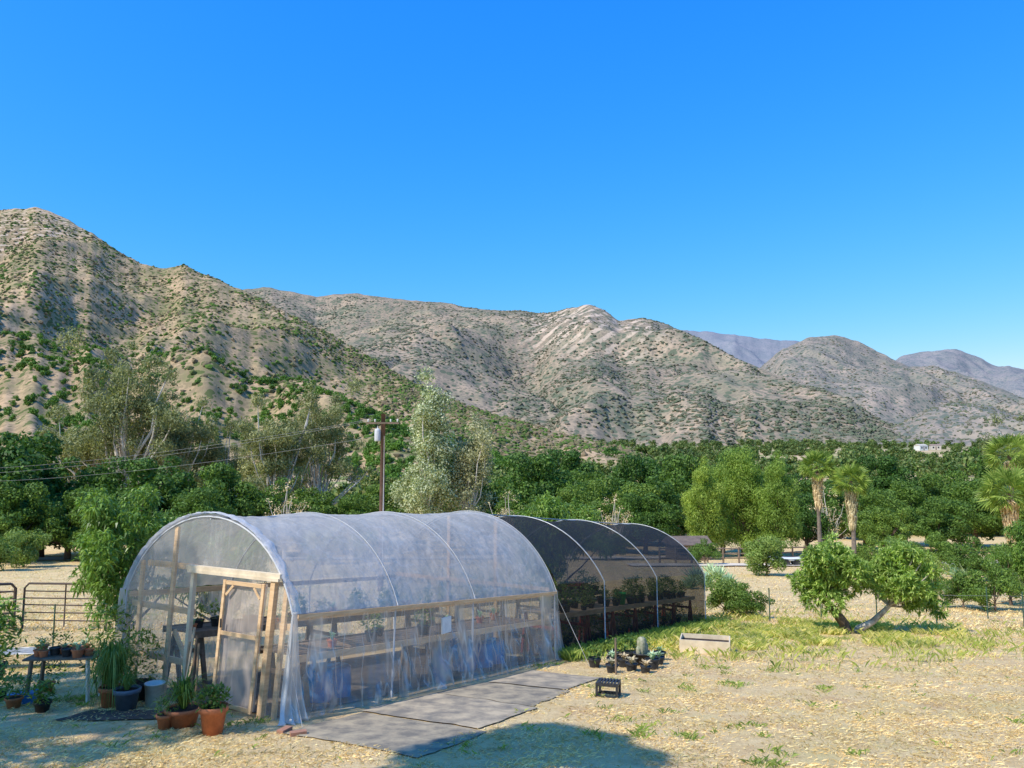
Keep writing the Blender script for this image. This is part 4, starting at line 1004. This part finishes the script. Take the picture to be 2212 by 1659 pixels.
def rfence(x0, y0, x1, y1, n):
    e = thing("rail_fence", "brown wooden rail corral fence beyond the field", "fence", (x0, y0, g1(x0, y0)), group="wooden corral fences")
    P = [(x0 + (x1 - x0) * i / n, y0 + (y1 - y0) * i / n) for i in range(n + 1)]
    for x, y in P:
        b = B(); b.beam((x, y, g1(x, y) - .2), (x, y, g1(x, y) + 1.5), .14, .14); b.part("post", OLDWOOD, e)
    for h in (.5, .9, 1.35):
        b = B(); b.tube([(x, y, g1(x, y) + h) for x, y in P], .06, 4); b.part("rail", OLDWOOD, e)
rfence(13.5, 72, 22.5, 73, 6); rfence(22.5, 73, 29, 78, 4)
def shed(x, y, w, d, h, rz, wallm, roofm, label, name="shed"):
    e = thing(name, label, name, (x, y, g1(x, y)), rz)
    b = B(); b.box((0, 0, h / 2 - .2), (w, d, h + .4))
    b.part("wall", wallm, e, False, False)
    b = B(); o_ = .35; rh = d * .22
    b.v = [(-w / 2 - o_, -d / 2 - o_, h - .1), (w / 2 + o_, -d / 2 - o_, h - .1), (w / 2 + o_, 0, h + rh), (-w / 2 - o_, 0, h + rh), (-w / 2 - o_, d / 2 + o_, h - .1), (w / 2 + o_, d / 2 + o_, h - .1)]
    for q in ((0, 1, 2, 3), (3, 2, 5, 4), (0, 3, 4), (1, 5, 2)): b.face(q)
    b.part("roof", roofm, e, False, False)
    for i in (-1, 1):
        b = B(); b.box((i * w * .25, -d / 2 - .02, h * .55), (w * .16, .05, h * .4)); b.part("window", BLACKP, e, False, False)
    b = B(); b.box((0, -d / 2 - .02, h * .4), (w * .12, .05, h * .8)); b.part("door", OLDWOOD, e, False, False)
ROOFR = mat("grey_brown_roof", (.20, .15, .12), (.12, .09, .08), 2, .8)
shed(17.8, 80, 3.6, 3, 1.7, .1, OLDWOOD, ROOFR, "low dark wooden shed with weathered roof")
HW = mat("house_wall", (.62, .56, .48)); HR = mat("house_roof", (.35, .25, .20))
shed(.527 * 1150, 1150, 15, 11, 7, .3, WHITE, HW, "large white house among valley trees", "house")
shed(.545 * 1180, 1180, 14, 10, 6.5, -.2, HW, HR, "pale tan house among valley trees", "house")
shed(-.19 * 330, 330, 12, 9, 4, .4, HW, mat("dark_roof", (.06, .07, .10)), "house with dark roof among the trees", "house")
e = thing("parked_trailer", "white flat trailer parked beside the track", "trailer", (.351 * 70, 70, g1(.351 * 70, 70)), -.2)
b = B(); P = [[(x_, y_, .75 + .25 * (x_ / 2.2) ** 2 - abs(y_) * .1) for y_ in (-.8, -.4, 0, .4, .8)] for x_ in np.linspace(-2.2, 2.2, 9)]; b.grid(P); b.box((0, 0, .6), (4, 1.5, .18)); b.part("bed", WHITE, e, True, False)
for sx in (-.3, .6):
    for sy in (-.85, .85):
        b = B(); b.tube([(sx, sy - .08, .33), (sx, sy + .08, .33)], .33, 16); b.part("wheel", BLACKP, e, True, False)
e = thing("garden_cart", "red garden cart standing in the field", "cart", (3.1, 40, g1(3.1, 40)), .2)
b = B(); b.box((0, 0, .45), (1.1, .6, .06)); b.box((0, -.3, .58), (1.1, .04, .3)); b.box((0, .3, .58), (1.1, .04, .3)); b.box((-.55, 0, .58), (.04, .56, .3)); b.box((.55, 0, .58), (.04, .56, .3)); b.part("tray", REDP, e, False, False)
for sx in (-.38, .38):
    for sy in (-.33, .33):
        b = B(); b.tube([(sx, sy - .04, .2), (sx, sy + .04, .2)], .2, 16); b.part("wheel", BLACKP, e, True, False)
b = B(); b.tube([(.55, 0, .4), (1.0, 0, .7), (1.0, 0, .95)], .02, 6); b.part("handle", BLACKP, e, True, False)

# ------------------------------------------------------------ right side objects
x0, y0 = 5.0, 20.6
e = thing("planter_box", "pale wooden planter box on the grass", "planter", (x0, y0, g1(x0, y0)), -.28)
b = B()
for yy in (-.38, .38): b.box((0, yy, .17), (1.25, .03, .36))
for xx in (-.61, .61): b.box((xx, 0, .17), (.03, .73, .355))
b.part("side_boards", WOODP, e, False, False)
b = B(); b.box((0, 0, .22), (1.18, .72, .04)); b.part("soil", SOIL, e, False, False)
x0, y0 = 1.72, 14.3
b = B(); w, d, h = .40, .34, .26
for sx in (-1, 1):
    for sy in (-1, 1): b.box((sx * (w / 2 - .02), sy * (d / 2 - .02), h / 2), (.04, .04, h))
for z in (.02, h - .03):
    b.box((0, d / 2 - .012, z), (w - .08, .022, .05)); b.box((0, -d / 2 + .012, z), (w - .08, .022, .05)); b.box((w / 2 - .012, 0, z), (.022, d - .08, .05)); b.box((-w / 2 + .012, 0, z), (.022, d - .08, .05))
for i in range(6): b.box((-w / 2 + .06 + i * .056, 0, h + .004), (.03, d, .012))
for i in range(3): b.box((0, -d / 2 + .05 + i * .12, h - .004), (w - .03, .03, .004))
b.solo("plastic_crate", BLACKP, "upturned black plastic crate on the dry grass", "crate", (x0, y0, g1(x0, y0)), world=False, rz=-.3)
def cactus(x, y, label):
    e = thing("potted_cactus", label, "cactus", (x, y, g1(x, y)))
    b = B(); b.lathe([(0, 0), (.15, 0), (.19, .26), (.21, .26), (.21, .29), (.18, .29), (.17, .25), (0, .25)], n=20); b.part("pot", BLACKP, e, True, False)
    b = B(); n = 28
    for (cx, cy, r, hh) in ((0, 0, .10, .40), (.09, .05, .06, .26), (-.08, -.05, .055, .2)):
        bb = len(b.v); prof = [(r * .8, 0), (r, hh * .3), (r, hh * .75), (r * .75, hh * .92), (r * .2, hh)]
        for rr, z in prof:
            for j in range(n):
                a = 2 * math.pi * j / n; q = rr * (1 + (.12 if j % 2 else -.05)); b.v.append((cx + q * math.cos(a), cy + q * math.sin(a), .24 + z))
        for i in range(4):
            for j in range(n): b.face([bb + i * n + j, bb + i * n + (j + 1) % n, bb + (i + 1) * n + (j + 1) % n, bb + (i + 1) * n + j])
    b.part("cactus_stem", mat("woolly_cactus", (.42, .38, .28), (.20, .23, .13), 20, .9), e, True, False)
random.seed(14)
cactus(2.95, 18.1, "woolly ribbed cactus in black pot")
CP = [potplant(.17, .24, BLACKP, sprig(36, .22, .22, .025, SUCC), SUCC), potplant(.17, .24, BLACKP, shrubby(140, .34, .25, .1, .04), OAKL2), potplant(.15, .2, BLACKP, sprig(30, .18, .22, .03, DRYFROND), DRYFROND)]
for i, (x, y) in enumerate([(2.3, 18.1), (2.6, 17.4), (2.75, 18.5), (3.35, 18.2), (2.15, 17.2), (2.4, 18.7), (3.1, 17.6), (2.85, 17.1), (1.85, 17.9), (3.5, 18.9), (2.5, 17.95), (3.05, 18.75)]):
    o = obj("potted_plant", CP[(i * 2) % 3]); o.location = (x, y, g1(x, y)); o.rotation_euler = (random.uniform(-.12, .12), random.uniform(-.12, .12), i); z = random.uniform(.7, 1.1); o.scale = (z, z, z); tag(o, "black nursery pot with spiky succulent on the ground", "potted plant", "black pots on the grass")
b = B(); b.beam((0, 0, -.1), (0, 0, .75), .035, .035); b.solo("wooden_stake", OLDWOOD, "short brown wooden stake beside the pots", "stake", (2.2, 16.9, g1(2.2, 16.9)), world=False)
b = B(); b.box((0, 0, .03), (.22, .11, .06))
b.solo("brick", mat("brick_red", (.40, .20, .13)), "loose red brick by the mat corner", "brick", (-3.0, 11.3, g1(-3.0, 11.3)), world=False, rz=.4)
b = B(); b.box((0, 0, .03), (.22, .11, .06))
b.solo("brick", bpy.data.materials["brick_red"], "loose red brick by the mat corner", "brick", (-3.25, 11.5, g1(-3.25, 11.5)), world=False, rz=1.2)

# ------------------------------------------------------------ utility pole and wires
px, py = -.1665 * 45, 45; pz = g1(px, py)
e = thing("utility_pole", "dark wooden utility pole with transformer and crossarm", "utility pole", (px, py, pz))
b = B(); b.tube([(0, 0, -.5), (0, 0, 10.1)], [.17, .125], 12); b.part("pole", mat("pole_wood", (.16, .09, .065), (.10, .06, .045), 3, .9), e, True, False)
b = B(); b.beam((-.95, -.13, 9.55), (.95, -.13, 9.55), .09, .11); b.part("crossarm", OLDWOOD, e, False, False)
for x_ in (-.85, -.45, .45, .85):
    b = B(); b.lathe([(.02, 0), (.05, .03), (.03, .07), (.055, .10), (.03, .16), (0, .17)], (x_, -.13, 9.61), 10); b.part("insulator", WHITE, e, True, False)
b = B(); b.lathe([(0, 0), (.17, 0), (.18, .05), (.18, .62), (.15, .70), (.05, .74), (0, .74)], (-.30, -.1, 8.5), 16); b.tube([(-.3, -.1, 9.2), (-.3, -.1, 9.4)], .03, 8); b.part("transformer", WHITEP, e, True, False)
b = B(); b.tube([(.1, -.15, 8.8), (.12, -.15, 1.0)], .03, 6); b.part("conduit", WHITEP, e, True, False)
def wire(p, q, sag, label):
    p = Vector(p); q = Vector(q); b = B(); pts = []
    for i in range(25):
        t = i / 24; c = p.lerp(q, t); c.z -= sag * 4 * t * (1 - t); pts.append(c)
    b.tube(pts, .007, 5); b.solo("power_line", WIREM, label, "power line", p, True, group="power lines")
for i, (dx, h) in enumerate(((-.85, 9.75), (-.45, 9.75), (.3, 8.9))):
    wire((px + dx, py - .13, pz + h), (-58 + i, 70, 3.2 - i * .5), .9, "thin power line running from the pole")

# ------------------------------------------------------------ shading trees beside the viewpoint
SHT = std_tree(41, 14, 1.15, .8, 11.6, 16, .55, 420, .22, .14, OAKL2, BARK, .2, 7, irregular=.3)
place(SHT, "shade_tree", "tall tree casting a shadow patch on the grass", "tree", -8.5, 4.0, 1.0, 0.)
SHT2 = std_tree(42, 14, 3.5, 1.8, 11.4, 44, .85, 320, .22, .14, OAKL2, BARK, .3, 7, irregular=.3)
place(SHT2, "shade_tree", "spreading tree shading the potting corner", "tree", -15.9, 6.3, 1.0, 0.)

# ------------------------------------------------------------ camera, light, world
cam = bpy.data.cameras.new("camera"); co = bpy.data.objects.new("camera", cam); COL.objects.link(co)
co.location = (0, 0, CAMZ); co.rotation_euler = (math.radians(90 + 5.84), 0, 0)
cam.sensor_width = 36; cam.lens = 36 * 1671 / 2212; cam.clip_end = 40000; cam.clip_start = .1
scene.camera = co
hx, hy = -.80, -.60; el = math.radians(48)
sd = Vector((hx * math.cos(el), hy * math.cos(el), math.sin(el)))
L = bpy.data.lights.new("sun", 'SUN'); L.energy = 5.0; L.angle = math.radians(.53); L.color = (1, .955, .86)
lo = bpy.data.objects.new("sun", L); COL.objects.link(lo); lo.rotation_euler = sd.to_track_quat('Z', 'Y').to_euler()
w = bpy.data.worlds.new("World"); scene.world = w; w.use_nodes = True; nt = w.node_tree; nt.nodes.clear()
sky = N(nt, "ShaderNodeTexSky", sky_type='NISHITA'); sky.sun_disc = False; sky.sun_elevation = el; sky.sun_rotation = math.atan2(hx, hy) % (2 * math.pi)
sky.air_density = 1.0; sky.dust_density = .3; sky.ozone_density = 3.0
sc_ = N(nt, "ShaderNodeSeparateColor"); nt.links.new(sky.outputs[0], sc_.inputs[0])
cc = N(nt, "ShaderNodeCombineColor")
for i, (gain, ex, mx) in enumerate(((.20, 2.05, 5.5), (1.40, .82, 7.0), (6.4, .12, 9))):
    nt.links.new(mth(nt, 'MINIMUM', mth(nt, 'MULTIPLY', mth(nt, 'POWER', sc_.outputs[i], ex), gain), mx), cc.inputs[i])
bg = N(nt, "ShaderNodeBackground"); bg.inputs[1].default_value = .14
wo = N(nt, "ShaderNodeOutputWorld")
nt.links.new(cc.outputs[0], bg.inputs[0]); nt.links.new(bg.outputs[0], wo.inputs[0])
scene.view_settings.view_transform = 'Standard'; scene.view_settings.look = 'None'; scene.view_settings.exposure = 0
